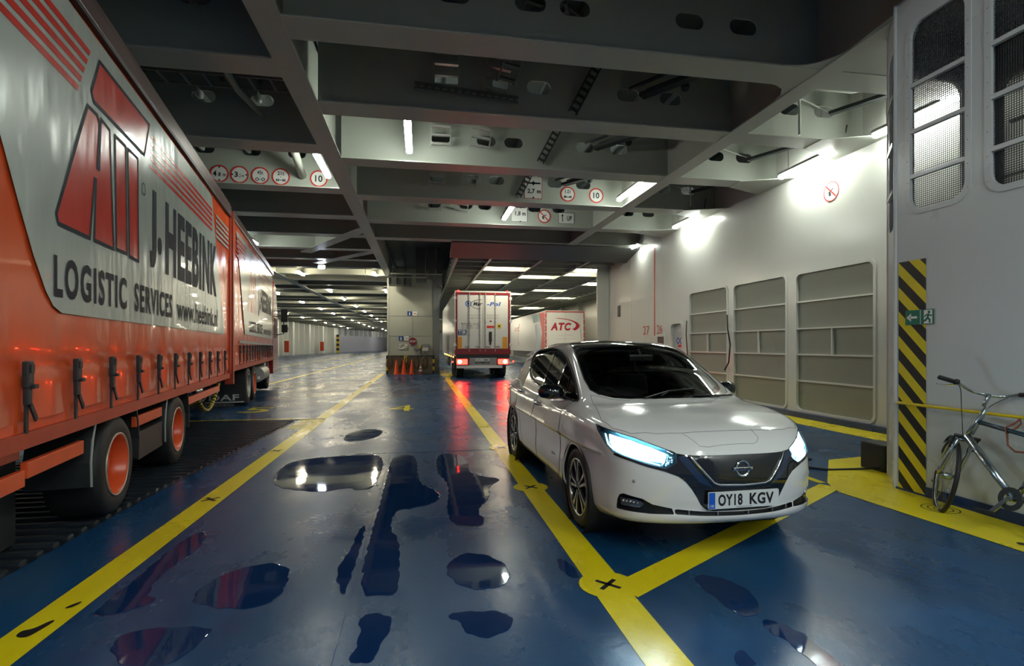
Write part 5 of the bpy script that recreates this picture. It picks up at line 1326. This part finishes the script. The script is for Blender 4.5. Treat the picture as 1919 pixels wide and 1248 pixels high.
def hullpart(name, rid, m, parent, off=0.0, sel=None):
    F = HF[region == rid] if sel is None else HF[sel]
    used = np.unique(F); mp = -np.ones(len(HV), int); mp[used] = np.arange(len(used)); V = HV[used]+HN[used]*off
    me = bpy.data.meshes.new(name); me.from_pydata([tuple(v) for v in V], [], orient([tuple(int(q) for q in mp[f]) for f in F], V, HN[used])); me.materials.append(m)
    me.polygons.foreach_set('use_smooth', [True]*len(me.polygons)); me.normals_split_custom_set_from_vertices([tuple(n) for n in HN[used]])
    o = bpy.data.objects.new(name, me); COL.objects.link(o); o.parent = parent; return o
hullpart('body_shell', 0, CARW, CAR)
bonnet = hullpart('bonnet', 1, CARW, CAR)
doors = [hullpart('front_door', 2, CARW, CAR), hullpart('front_door', 3, CARW, CAR), hullpart('rear_door', 4, CARW, CAR), hullpart('rear_door', 5, CARW, CAR)]
C = HV[HF].mean(1); sel = (region >= 0) & (((C[:, 0] < .12) & (C[:, 0] > -3.2) & (C[:, 2] > .3)))
hullpart('cabin_lining', 0, CARD, CAR, -.03, sel)
# 2. roof, glass
roofO = [(-.865, 0), (-.86, .3), (-.835, .505), (-.755, .592), (-.97, .562), (-1.23, .52), (-1.7, .505), (-2.3, .49), (-2.9, .47), (-3.12, .42), (-3.14, 0)]
roofO = roofO+[(a, -b) for a, b in roofO[::-1] if b > 0]
patch('roof_panel', 'T', roofO, .003, CARB, CAR, .05)
FRIT = mat('glass_border_black', (.004, .004, .005), .04, coat=.6)
wsg = patch('windscreen', 'T', wsF, .001, CARG, CAR, .05)
inn_ = [(.09, 0), (.08, .19), (.03, .36), (-.04, .455), (-.14, .54), (-.25, .580), (-.39, .578), (-.55, .565), (-.74, .535), (-.79, .46), (-.81, .3), (-.815, 0)]
inn_ = inn_+[(a, -b) for a, b in inn_[::-1] if b > 0]
blkW = [p for p in blk[:9]]+[(-.86, .5), (-.875, .3), (-.88, 0)]; blkW = blkW+[(a, -b) for a, b in blkW[::-1] if b > 0]
patch('windscreen_border', 'T', blkW, .0035, FRIT, wsg, .04, holes=[inn_])
din = [(-.44, 1.035), (-.56, 1.150), (-.745, 1.243), (-.95, 1.322), (-1.21, 1.384), (-1.47, 1.411), (-1.71, 1.418), (-2.0, 1.408), (-2.25, 1.385), (-2.37, 1.355), (-2.42, 1.31), (-2.31, 1.232), (-2.13, 1.146), (-1.92, 1.10), (-1.58, 1.068), (-1.10, 1.047), (-.65, 1.024)]
for kd in ('R', 'L'):
    g_ = patch('side_window', kd, dlo, .001, CARG2, CAR, .05)
    patch('window_border', kd, [tuple(p) for p in np.array(dlo)+0], .0035, FRIT, g_, .04, holes=[din])
    for xb, w_ in ((-1.44, .075), (-2.17, .05), (-.60, .028)):
        lo_, hi_ = {-1.44: (1.03, 1.43), -2.17: (1.12, 1.41), -.60: (1.0, 1.17)}[xb]
        tl = .06 if xb > -2 else -.02
        patch('pillar_trim', kd, [(xb-w_/2, lo_), (xb+w_/2, lo_), (xb+w_/2-tl, hi_), (xb-w_/2-tl, hi_)], .005, FRIT, g_, .04)
    a = MB(); a.tube(onbody(kd, dlo, .002, .03, True), .009, 6, closed=True); a.build('window_seal', RUBBER, g_, smooth=True)
    a = MB(); a.tube(onbody(kd, [(-1.0, 1.006), (-1.58, 1.026), (-1.94, 1.058), (-2.15, 1.106), (-2.35, 1.2)], .006, .04), .005, 6); a.build('chrome_strip', CHROME, g_, smooth=True)
# A-pillar seam line of the roof frame
for s in (-1, 1):
    a = MB(); a.tube(onbody('T', [(q[0], q[1]*s) for q in blk[4:14]], .0, .04), .006, 6); a.build('roof_seam', RUBBER, CAR, smooth=True)
# 3. gaps between panels
def gap(kd, ln, parent=CAR, closed=False, r=.0028):
    a = MB(); a.tube(onbody(kd, ln, .0002, .025, closed), r, 5, closed=closed, cap=False); return a
GAPM = mat('panel_gap_dark', (.16, .16, .16), .6)
a = MB()
for kd in ('R', 'L'):
    for P, cl in ((fdoor, True), (rdoor, True)):
        pts = onbody(kd, P, .0, .03, True); a.tube(pts, .0030, 5, closed=True)
a.tube(onbody('T', hoodF[2:-1], .0, .03, False), .0022, 5)
lid = [(.785, .19), (.86, .2), (.885, .17), (.895, .13), (.897, -.2), (.885, -.26), (.785, -.335)]
a.tube(onbody('T', lid, .0, .02, False), .0016, 5)
a.build('panel_gaps', GAPM, CAR)
# 4. front: black mask, headlamps, grille, fog lamps, intake
MK = [(.875, -.425, .753), (.885, -.43, .72), (.892, -.434, .691), (.87, -.50, .655), (.80, -.62, .677), (.72, -.705, .700), (.62, -.768, .722), (.62, -.765, .708), (.72, -.70, .688), (.80, -.61, .660), (.87, -.507, .636), (.905, -.428, .608), (.92, -.385, .575), (.932, -.345, .525), (.937, -.31, .469), (.94, -.285, .420), (.942, -.25, .388), (.944, -.20, .376), (.955, 0, .374)]
TP = [(.94, 0, .744), (.938, -.134, .743), (.915, -.30, .742), (.9, -.363, .744)]
maskh = cyl(MK+TP[:1]); top_ = cyl(TP)
mR = cyl(TP[1:][::1])
outl = top_[:1]+cyl(TP[1:])+cyl(MK)          # right half, from the top centre outwards and back along the bottom
outl = [(a_, b_) for a_, b_ in outl]
full = outl+[(-a_, b_) for a_, b_ in outl[::-1] if abs(a_) > 1e-6]
patch('grille_surround', 'C', full, .004, CARB, CAR, .02)
gr = [(-.315, .735), (-.16, .739), (0, .740)]
grh = cyl([(.90, -.345, .737), (.945, -.225, .60), (.95, -.20, .575), (.955, -.165, .563), (.96, 0, .558)])
grF = grh+[(-a_, b_) for a_, b_ in grh[::-1] if abs(a_) > 1e-6]+cyl([(.938, .134, .741), (.94, 0, .742), (.938, -.134, .741)])
GRM = mat('grille_black', (.006, .008, .012), .12, bump=.0006, bscale=90, coat=.5)
gp = patch('grille_panel', 'C', grF, .007, GRM, CAR, .02)
a = MB(); vl = cyl([(.898, -.352, .742), (.945, -.232, .60), (.95, -.205, .570), (.955, -.165, .556), (.96, 0, .550)]); vl = vl+[(-a_, b_) for a_, b_ in vl[::-1] if abs(a_) > 1e-6]
a.tube(onbody('C', vl, .010, .02), .0085, 8); a.build('chrome_strip', CHROME, gp, smooth=True)
BLUT = mat('trim_blue_gloss', (.012, .03, .08), .12, coat=1.0)
for s in (1, -1):
    st_ = cyl([(.89, -.372, .740), (.93, -.262, .60), (.94, -.22, .552), (.95, -.21, .535), (.93, -.30, .575), (.88, -.425, .735)])
    st_ = st_ if s == 1 else mirror([(a_, b_) for a_, b_ in st_]) and [(-a_, b_) for a_, b_ in st_[::-1]]
    patch('blue_trim', 'C', st_, .007, BLUT, CAR, .02)
em = MB(); em.lathe([(.042, 0), (.042, .008), (.050, .012), (.055, .008), (.055, 0)], (.968, 0, .657), 'X', 40)
em.box((.968, -.072, .645), (.982, .072, .669), ch=.004); eo = em.build('emblem', CHROME, gp, smooth=True, auto=35)
a = MB(); lettering('NISSAN', -.052, .052, .650, .664, lambda p, q: (.9835, p, q), 0, a, bold=.06); a.build('lettering', BLACK, eo, fix=False)
pt = MB(); pt.prism(rrect(-.26, .402, .26, .514, .008), .981, .989, 'X'); 
pl2 = pt.build('number_plate', mat('plate_white', (.72, .73, .74), .3), CAR)
a = MB(); a.flat(rrect(-.257, .405, -.212, .511, .004), lambda p, q: (.9900, p, q)); a.build('blue_band', mat('plate_blue', (.01, .10, .55), .35), pl2, fix=False)
a = MB(); lettering('OY18', -.190, -.012, .420, .497, lambda p, q: (.9900, p, q), 0, a, bold=.035); lettering('KGV', .040, .222, .420, .497, lambda p, q: (.9900, p, q), 0, a, bold=.035)
a.flat([(-.06, .409), (.06, .409), (.06, .4115), (-.06, .4115)], lambda p, q: (.9900, p, q)); a.build('lettering', BLACK, pl2, fix=False)
a = MB(); lettering('GB', -.248, -.222, .416, .432, lambda p, q: (.9906, p, q), 0, a); a.build('country_code', WHITE, pl2, fix=False)
LEDW = emis('headlamp_light', (.72, .88, 1.0), 40); LEDB = emis('headlamp_glow', (.35, .75, 1.0), 5)
LENS = glass('lamp_lens', (.80, .93, .97), 0.0, 1.45)
BUCK = mat('lamp_bucket', (.05, .14, .18), .12, .7)
for s in (1, -1):
    sg = (lambda P: P) if s == 1 else (lambda P: [(-a_, b_) for a_, b_ in P[::-1]])
    hl = patch('headlamp', 'C', sg(lampR), .002, LENS, CAR, .03)
    P_, F_, N_ = patch_mesh('C', sg(lampR), -.045, .03); a = MB(); a.add([tuple(p) for p in P_], F_)
    rim_ = onbody('C', sg(lampR), 0, .03, True); rin = onbody('C', sg(lampR), -.045, .03, True); k = len(rim_); b0 = len(a.v)
    a.add(rim_+rin, [(i, (i+1) % k, (i+1) % k+k, i+k) for i in range(k)]); a.build('reflector', BUCK, hl, fix=False)
    main = cyl([(.52, -.765, .845), (.66, -.665, .825), (.78, -.555, .785), (.83, -.48, .750), (.845, -.50, .690), (.79, -.62, .700), (.72, -.695, .720), (.62, -.76, .745), (.56, -.785, .785)])
    patch('light_unit', 'C', sg(main), -.018, LEDW, hl, .03)
    brow = cyl([(.49, -.785, .845), (.545, -.785, .765), (.61, -.765, .738), (.73, -.695, .708), (.85, -.53, .668), (.85, -.53, .677), (.73, -.695, .718), (.62, -.762, .748), (.56, -.782, .775), (.51, -.78, .84)])
    patch('light_guide', 'C', sg(brow), -.008, LEDB, hl, .03)
    a = MB()
    for q in range(26):
        rr = random.Random(q*s+40); y_ = .445+rr.random()*.06; z_ = .665+rr.random()*.06
        a.sphere((.86-(y_-.44)*.5, -s*y_, z_), .008, n=6)
    a.build('lens_facets', CHROME, hl, smooth=True)
    P = onbody('C', sg(lampR), .001, .03, True); a = MB(); a.tube(P, .0035, 5, closed=True); a.build('lamp_seal', RUBBER, hl)
    # fog lamp pocket
    fp = patch('fog_lamp_pocket', 'C', sg(fogR), -.028, CARP, CAR, .03)
    a = MB(); rim_ = onbody('C', sg(fogR), .001, .03, True); rin = onbody('C', sg(fogR), -.028, .03, True); k = len(rim_)
    a.add(rim_+rin, [(i, (i+1) % k, (i+1) % k+k, i+k) for i in range(k)]); a.build('pocket_edge', CARP, fp, fix=False)
    fog = cyl([(.665, -.745, .418), (.763, -.667, .421), (.789, -.635, .408), (.793, -.624, .395), (.775, -.648, .373), (.668, -.744, .369)])
    fg = patch('fog_lamp', 'C', sg(fog), -.012, mat('fog_glass', (.30, .32, .34), .08, .8), fp, .02)
    a = MB()
    for q in range(5): a.sphere((.685+.018*q, -s*(.725-.018*q), .402), .010, n=8)
    a.build('light_points', CHROME, fg, smooth=True)
    a = MB(); c3 = proj('C', [(s*-math.atan2(.665, .737-CX), .552)])[0]; nn_ = bgrad(c3[None])[0]
    T_ = Vector(nn_).to_track_quat('Z', 'Y').to_matrix().to_4x4(); T_.translation = Vector(c3)
    k0 = len(a.v); a.lathe([(.0001, .002), (.008, .002), (.009, .0), (.0115, .003), (.012, -.002)], (0, 0, 0), 'Z', 16); a.v[k0:] = [tuple(T_ @ Vector(v)) for v in a.v[k0:]]; a.build('parking_sensor', mat('sensor_grey', (.4, .39, .38), .35), CAR, smooth=True)
inp = patch('lower_intake', 'C', intF, -.035, CARP, CAR, .03)
a = MB(); rim_ = onbody('C', intF, .0, .03, True); rin = onbody('C', intF, -.035, .03, True); k = len(rim_); a.add(rim_+rin, [(i, (i+1) % k, (i+1) % k+k, i+k) for i in range(k)]); a.build('intake_edge', CARP, inp, fix=False)
a = MB()
for y_ in (-.36, -.16, .06, .26, .40):
    ph = math.atan2(y_, .945-CX); p3 = proj('C', [(ph, .36)])[0]; a.bar((p3[0]-.022, p3[1], .388), (p3[0]-.022, p3[1], .342), .008, .02, up=(1, 0, 0))
a.build('intake_bar', SILVER, inp)
# 5. arches, liners, wheels
for s in (-1, 1):
    for cx in (0, -2.7):
        kd = 'R' if s < 0 else 'L'
        A1 = [(cx+.350*math.cos(t), .322+.350*math.sin(t)) for t in np.linspace(-.25, PI+.25, 40)]
        a = MB(); pts = onbody(kd, A1, -.004, .5, False); a.tube(pts, .010, 6); a.build('arch_lip', CARW, CAR, smooth=True)
        a = MB(); a.lathe([(.362, s*.858), (.362, s*.45), (.0001, s*.45)], (cx, 0, .322), 'Y', 40); a.build('wheel_liner', RUBBER, CAR, smooth=True, auto=40)
RIMS = mat('alloy_machined', (.48, .46, .44), .22, .9); RIMB = mat('alloy_black', (.012, .012, .013), .25, coat=.5)
def car_wheel(cx, s, turn):
    w = MB(); R_ = .322
    w.lathe([(.228, -.005), (.24, .006), (.275, .012), (.300, .006), (.316, -.012), (R_, -.035), (R_, -.165), (.31, -.19), (.228, -.20)], (0, 0, 0), 'X', 56)
    T_ = Matrix.Translation((cx, s*.832, R_)) @ Matrix.Rotation(s*PI/2, 4, 'Z') @ Matrix.Rotation(turn, 4, 'X')
    def put(mb): mb.v = [tuple(T_ @ Vector(v)) for v in mb.v]; return mb
    ty = put(w).build('wheel', RUBBER, CAR, smooth=True, auto=50)
    a = MB(); a.lathe([(.232, -.004), (.229, .006), (.220, .004), (.214, -.02), (.205, -.09), (.19, -.10), (.0001, -.10)], (0, 0, 0), 'X', 56); put(a).build('rim', RIMB, ty, smooth=True, auto=40)
    a = MB(); a.lathe([(.231, .002), (.229, .008), (.219, .007), (.217, -.005)], (0, 0, 0), 'X', 56); put(a).build('rim_edge', RIMS, ty, smooth=True)
    for k in range(5):
        t = 2*PI*k/5+.3
        a = MB(); Rk = Matrix.Rotation(t, 4, 'X')
        for sg_ in (-1, 1):
            P_ = [(.035, .004*sg_), (.10, .010*sg_), (.165, .020*sg_), (.217, .026*sg_), (.214, .075*sg_), (.165, .046*sg_), (.10, .028*sg_), (.04, .020*sg_)]
            a.prism(P_, -.020, .0, 'X', M=Rk)
        put(a).build('spoke', RIMS, ty)
        a = MB(); a.prism([(.03, -.016), (.21, -.024), (.21, .024), (.03, .016)], -.055, -.024, 'X', M=Rk); put(a).build('spoke_web', RIMB, ty)
    a = MB(); a.lathe([(.045, -.05), (.042, -.012), (.028, -.006), (.0001, -.005)], (0, 0, 0), 'X', 24); put(a).build('hub_cap', RIMB, ty, smooth=True, auto=40)
    a = MB(); a.lathe([(.0001, -.09), (.15, -.09), (.15, -.11), (.0001, -.11)], (0, 0, 0), 'X', 32); put(a).build('brake_disc', GALV, ty)
for cx, s, tn in ((0, -1, .25), (-2.7, -1, .9), (0, 1, 0), (-2.7, 1, .4)): car_wheel(cx, s, tn)
# 6. mirrors, handles, badge, spoiler, rear lamps, wipers
for s, kd in ((-1, 'R'), (1, 'L')):
    mm = MB(); k0 = 0
    prof = []
    for t, w_, h_ in ((0, .015, .02), (.02, .055, .055), (.07, .075, .075), (.15, .075, .08), (.21, .055, .065), (.235, .02, .03)):
        prof.append([(-.60-.02*(t/.2)+w_*math.cos(q), s*(.775+t), 1.035+.01*(t/.2)+h_*math.sin(q)*(1 if math.sin(q) > 0 else .8)) for q in np.linspace(0, 2*PI, 20, endpoint=False)])
    vs = [v for R in prof for v in R]; fs = [(i*20+k, i*20+(k+1) % 20, (i+1)*20+(k+1) % 20, (i+1)*20+k) for i in range(5) for k in range(20)]+[tuple(range(20)), tuple(100+k for k in range(20))]
    mm.add(vs, fs); mo = mm.build('wing_mirror', CARB, CAR, smooth=True, auto=60)
    a = MB(); a.prism([(-.52, .985), (-.66, .985), (-.62, 1.01), (-.56, 1.01)], s*.74, s*.80, 'Y'); a.bar((-.59, s*.74, .99), (-.60, s*.83, 1.01), .07, .035); a.build('mirror_foot', CARP, mo)
    a = MB(); a.prism(rrect(s*.79 if s > 0 else -.99, .985, .99 if s > 0 else -.79, 1.09, .03), -.684, -.680, 'X'); a.build('mirror_glass', CHROME, mo)
    patch('mirror_triangle', kd, [(-.21, .989), (-.58, 1.0), (-.60, 1.19), (-.53, 1.16), (-.35, 1.07)], .006, FRIT, CAR, .03)
    for xh, zh, dd_ in ((-1.30, .872, doors[0 if s < 0 else 1]), (-2.25, .925, doors[2 if s < 0 else 3])):
        P3 = proj(kd, [(xh, zh), (xh+.09, zh-.004)]); y_ = P3[0][1]
        a = MB(); pts = [(xh+.10, y_+s*-.005, zh-.006), (xh+.075, y_+s*.028, zh-.004), (xh, y_+s*.036, zh), (xh-.075, y_+s*.028, zh+.002), (xh-.10, y_-s*.005, zh+.002)]
        k0 = len(a.v); a.tube(pts, .016, 8); a.build('door_handle', CHROME, dd_, smooth=True)
        a = MB(); a.sphere((xh+.02, y_+s*-.004, zh-.004), .045, n=14, sc=(1.2, .18, .8)); a.build('handle_recess', CARW, dd_, smooth=True)
    P3 = proj(kd, [(-.65, .462)])[0]
    a = MB(); lettering('ZERO EMISSION', -.045 if s > 0 else -.055, -.80 if False else (-.16 if s > 0 else .075), 0, .016, lambda p, q: (-.68+p*(-1 if s > 0 else 1), P3[1]+s*.003, .455+q), 0, a, bold=.03); a.build('badge', mat('badge_blue', (.02, .04, .12), .3), CAR, fix=False)
    sl = MB(); sl.tube(onbody(kd, [(-.42, .262), (-1.3, .255), (-2.25, .262)], -.002, .05), .006, 6); sl.build('sill_line', GAPM, CAR)
    rl = [(-2.85, .95), (-3.2, 1.02), (-3.42, 1.05), (-3.45, .93), (-3.2, .90)]
    patch('rear_lamp', kd, [(-2.95, .97), (-3.15, 1.0), (-3.3, .96), (-3.3, .85), (-3.15, .86), (-2.98, .92)], .004, mat('rear_lamp_red', (.25, .01, .02), .1, coat=1.0), CAR, .03)
sp = MB(); sp.prism([(-2.86, 1.415), (-3.30, 1.345), (-3.32, 1.325), (-3.0, 1.34), (-2.86, 1.37)], -.52, .52, 'Y'); sp.build('roof_spoiler', CARW, CAR)
a = MB(); a.prism([(-2.55, 1.44), (-2.68, 1.50), (-2.72, 1.50), (-2.70, 1.43)], -.015, .015, 'Y'); a.build('aerial_fin', CARB, CAR)
for y0_, y1_, x1_ in ((-.30, .22, .02), (.28, .60, -.12)):
    w0 = proj('T', [(.10, y0_*.5), (.03, (y0_+y1_)/2), (-.02+x1_*.3, y1_)]); w0 = w0+bgrad(w0)*.014
    a = MB(); a.tube([tuple(p) for p in w0], .008, 6); 
    q = w0[1]; a.tube([(.13, y0_, w0[0][2]-.01), tuple(q)], .007, 6); a.build('wiper', CARP, CAR)
# 7. cabin
a = MB(); a.prism([(-.05, .93), (-.30, 1.00), (-.50, .985), (-.60, .93), (-.58, .62), (-.3, .5), (.0, .5)], -.66, .66, 'Y'); a.build('dashboard', CARD, CAR)
a = MB(); a.tube([(-.72+.0+.05*math.sin(t), -.36+.18*math.cos(t), .90+.175*math.sin(t)) for t in np.linspace(0, 2*PI, 28)[:-1]], .015, 8, closed=True)
a.tube([(-.72, -.53, .9), (-.70, -.36, .88), (-.72, -.19, .9)], .016, 8); a.tube([(-.72, -.36, .89), (-.5, -.36, .84)], .035, 8); a.sphere((-.715, -.36, .89), .06, n=12); a.build('steering_wheel', CARD, CAR, smooth=True)
SEAT = mat('seat_cloth', (.025, .025, .027), .8, bump=.002, bscale=80)
for y_ in (-.36, .36):
    a = MB(); a.box((-1.60, y_-.25, .42), (-1.05, y_+.25, .60), ch=.05); Mx = Matrix.Translation((-1.6, y_, .55)) @ Matrix.Rotation(-.32, 4, 'Y'); a.box((-.08, -.24, 0), (.06, .24, .62), M=Mx, ch=.05)
    st_ = a.build('front_seat', SEAT, CAR, smooth=True, auto=60); a = MB(); a.box((-.05, -.13, .66), (.05, .13, .84), M=Mx, ch=.04); a.tube([tuple(Mx @ Vector((0, .06, .6))), tuple(Mx @ Vector((0, .06, .7)))], .008); a.tube([tuple(Mx @ Vector((0, -.06, .6))), tuple(Mx @ Vector((0, -.06, .7)))], .008); a.build('headrest', SEAT, st_, smooth=True, auto=60)
a = MB(); a.box((-2.55, -.6, .45), (-2.05, .6, .62), ch=.05); Mx = Matrix.Translation((-2.6, 0, .58)) @ Matrix.Rotation(-.35, 4, 'Y'); a.box((-.07, -.6, 0), (.06, .6, .58), M=Mx, ch=.05)
for y_ in (-.4, 0, .4): a.box((-.04, y_-.12, .6), (.04, y_+.12, .74), M=Mx, ch=.03)
a.build('rear_seat', SEAT, CAR, smooth=True, auto=60)
a = MB(); a.box((-.62, -.12, 1.33), (-.59, .12, 1.39), ch=.01); a.tube([(-.6, 0, 1.38), (-.66, 0, 1.44)], .012, 6); a.build('inner_mirror', CARD, CAR)
a = MB(); a.box((-3.1, -.7, .30), (-.1, .7, .34)); a.build('cabin_floor', CARD, CAR)
# headlamp beams
for s in (-1, 1):
    ld = bpy.data.lights.new('headlamp_beam', 'SPOT'); ld.energy = 12; ld.spot_size = 1.5; ld.spot_blend = .6; ld.shadow_soft_size = .06; ld.color = (.80, .92, 1.0)
    lo_ = bpy.data.objects.new('headlamp_beam', ld); COL.objects.link(lo_); lo_.parent = CAR; lo_.location = (.97, s*.60, .72); lo_.rotation_euler = (0, -PI/2+.16+PI-PI, 0)
    lo_.rotation_euler = (Vector((1, 0, -.22))).to_track_quat('-Z', 'Y').to_euler()
# ---------------------------------------------------------------- bicycle leaning on the yellow rail
BK = thing('bicycle', 'silver bicycle with hub dynamo front wheel leaning on the yellow rail', 'bicycle', (4.46, 3.05, 0))
BK.rotation_euler = (0, math.radians(13.5), 0)
BSIL = mat('bicycle_silver', (.42, .47, .50), .2, .9); BDRK = mat('bicycle_blue_grey', (.06, .10, .13), .25, .6)
R_ = .345; FY, RY = 1.0, -.17
TURN = Matrix.Translation((0, .79, 0)) @ Matrix.Rotation(math.radians(-38), 4, 'Z') @ Matrix.Translation((0, -.79, 0))
ST = TURN @ Matrix.Translation((0, FY, R_))
def turned(mb): mb.v = [tuple(TURN @ Vector(v)) for v in mb.v]; return mb
def wheel(M, nm):
    a = MB(); a.tube([tuple(M @ Vector((0, (R_-.018)*math.cos(t), (R_-.018)*math.sin(t)))) for t in np.linspace(0, 2*PI, 57)[:-1]], .019, 8, closed=True); w = a.build(nm, RUBBER, BK, smooth=True)
    a = MB(); a.tube([tuple(M @ Vector((0, (R_-.043)*math.cos(t), (R_-.043)*math.sin(t)))) for t in np.linspace(0, 2*PI, 57)[:-1]], .010, 6, closed=True); a.build('rim', BSIL, w, smooth=True)
    a = MB()
    for k in range(28):
        t = 2*PI*k/28; q = t+(.5 if k % 2 else -.5); sx = .03 if k % 4 < 2 else -.03
        a.tube([tuple(M @ Vector((sx, .03*math.cos(q), .03*math.sin(q)))), tuple(M @ Vector((0, (R_-.045)*math.cos(t), (R_-.045)*math.sin(t))))], .0013, 4)
    a.build('spokes', CHROME, w)
    a = MB(); a.tube([tuple(M @ Vector((-.055, 0, 0))), tuple(M @ Vector((-.03, 0, 0))), tuple(M @ Vector((.03, 0, 0))), tuple(M @ Vector((.055, 0, 0)))], [.012, .03, .03, .012], 12); a.build('hub', BSIL, w, smooth=True)
    return w
wheel(ST, 'front_wheel'); wheel(Matrix.Translation((0, RY, R_)), 'rear_wheel')
BB = (0, .30, .29); HT = (0, .765, .90); HB = (0, .815, .72); SX = (0, .10, .80)
a = MB(); a.tube([HB, BB], .028, 12); a.tube([(0, .80, .74), (0, .778, .86), HT, (0, .752, .985)], [.026, .026, .024, .016], 12); a.tube([BB, SX], .019, 10)
fr = a.build('frame', BSIL, BK, smooth=True)
a = MB(); a.tube([(0, .78, .855), (0, .11, .77)], .019, 10); 
for s in (-.05, .05): a.tube([(s*.5, .12, .72), (s, RY, R_)], .010, 8); a.tube([(s*.6, .28, .29), (s, RY, R_)], .011, 8)
a.build('top_tube', BDRK, fr, smooth=True)
def SP(x, y, z): return tuple(ST @ Vector((x, y, z)))
CR = Vector((0, .845, .70)); 
a = MB()
for s in (-1, 1):
    hubp = Vector((s*.06, FY, R_)); crp = Vector((s*.055, .86, .68))
    a.tube([tuple(crp), tuple(crp.lerp(hubp, .45)), tuple(crp.lerp(hubp, .85)+Vector((0, -.02, 0))), tuple(hubp)], [.019, .018, .016, .012], 10)
a.tube([(-.06, .86, .685), (.06, .86, .685)], .018, 10); a.tube([(0, .86, .685), HB], .018, 10)
fk = turned(a).build('fork', BSIL, BK, smooth=True)
a = MB()
pts = [SP(0, (R_+.022)*math.cos(t), (R_+.022)*math.sin(t)) for t in np.linspace(-.25, PI*.62, 24)]
for p, q in zip(pts[:-1], pts[1:]): a.bar(p, q, .045, .005)
a.build('mudguard', BSIL, BK)
a = MB(); a.box((-.045, .83, .69), (.045, .89, .72)); a.tube([(-.08, .87, .70), (-.08, .90, .60)], .010, 6); a.tube([(.08, .87, .70), (.08, .90, .60)], .010, 6); a.tube([(-.09, .85, .71), (.09, .85, .71)], .014, 8); turned(a).build('brake', RUBBER, BK)
a = MB(); a.tube([(0, .742, .985), (0, .735, 1.03), (0, .75, 1.09)], [.016, .02, .022], 10); st_ = turned(a).build('stem', BSIL, BK, smooth=True)
bar_ = [(-.30, .655, 1.14), (-.22, .69, 1.135), (-.14, .735, 1.10), (-.06, .755, 1.085), (.06, .755, 1.085), (.14, .735, 1.10), (.20, .69, 1.12), (.24, .66, 1.13)]
a = MB(); a.tube(chaikin(bar_, 2, False), .012, 10); hb_ = turned(a).build('handlebar', BSIL, BK, smooth=True)
a = MB(); a.tube([(-.38, .60, 1.145), (-.25, .675, 1.138)], .018, 10); a.sphere((-.245, .675, 1.14), .026, n=10); turned(a).build('grip', RUBBER, hb_, smooth=True)
a = MB(); a.tube([(.33, .58, 1.14), (.235, .665, 1.13)], .018, 10); turned(a).build('grip', RUBBER, hb_, smooth=True)
a = MB(); a.tube([(-.24, .70, 1.12), (-.30, .70, 1.10), (-.37, .66, 1.095)], .006, 6); turned(a).build('brake_lever', CHROME, hb_)
a = MB(); a.tube(chaikin([(-.24, .69, 1.13), (-.18, .80, 1.12), (-.12, .86, .98), (-.08, .84, .85), (-.03, .86, .72)], 2, False), .003, 5); a.tube(chaikin([(.22, .64, 1.12), (.14, .83, 1.10), (.05, .86, 1.0), (.03, .80, .86), (0, .6, .82)], 2, False), .003, 5); turned(a).build('brake_cable', RUBBER, BK)
a = MB(); a.tube([(-.055, .30, .29), (.07, .30, .29)], .02, 10); a.bar((-.06, .30, .29), (-.065, .40, .15), .018, .028); a.bar((.07, .30, .29), (.075, .20, .43), .018, .028); cr_ = a.build('crank', BSIL, BK)
a = MB(); a.box((-.15, .36, .135), (-.07, .46, .16), ch=.005); a.box((.08, .15, .42), (.16, .25, .445), ch=.005); a.build('pedal', RUBBER, cr_)
a = MB(); a.lathe([(.085, -.004), (.09, 0), (.085, .004), (.05, .004), (.05, -.004), (.085, -.004)], (-.04, .30, .29), 'X', 36); a.build('chainring', DPL, cr_)
a = MB(); a.box((-.03, -.02, .93), (.03, .08, .96)); a.prism([(-.02, .22), (-.09, -.06), (.09, -.06), (.02, .22)], .90, .96, 'Z'); a.tube([SX, (0, .07, .92)], .014, 8); a.build('saddle', RUBBER, BK)
a = MB(); a.tube([(.0, .46, .79), (.09, .46, .86), (.13, .47, .90), (.10, .46, .93), (.04, .45, .88), (-.03, .46, .83), (0, .45, .78), (.02, .44, .70), (.0, .36, .66), (.0, .25, .67)], .008, 6)
lk_ = a.build('lashing_cord', mat('cord_brown', (.20, .05, .02), .6), BK, smooth=True)
a = MB(); lettering('Electra', 0, .22, 0, .028, lambda p, q: tuple(Vector((-.026, .79, .68))+Vector((0, -.69, -.72)).normalized()*p+Vector((0, -.72, .69)).normalized()*q), 0, a); a.build('lettering', WHITE, fr, fix=False) if False else None

for o_ in BK.children_recursive:
    if o_.type == 'MESH' and o_.name.split('.')[0] in ('frame', 'top_tube', 'fork', 'stem', 'handlebar', 'grip', 'brake_lever', 'brake_cable', 'brake', 'lashing_cord'):
        for v_ in o_.data.vertices:
            v_.co.y -= min(1, max(0, (v_.co.y-.4)/.35))*max(0, v_.co.z-.345)*.19
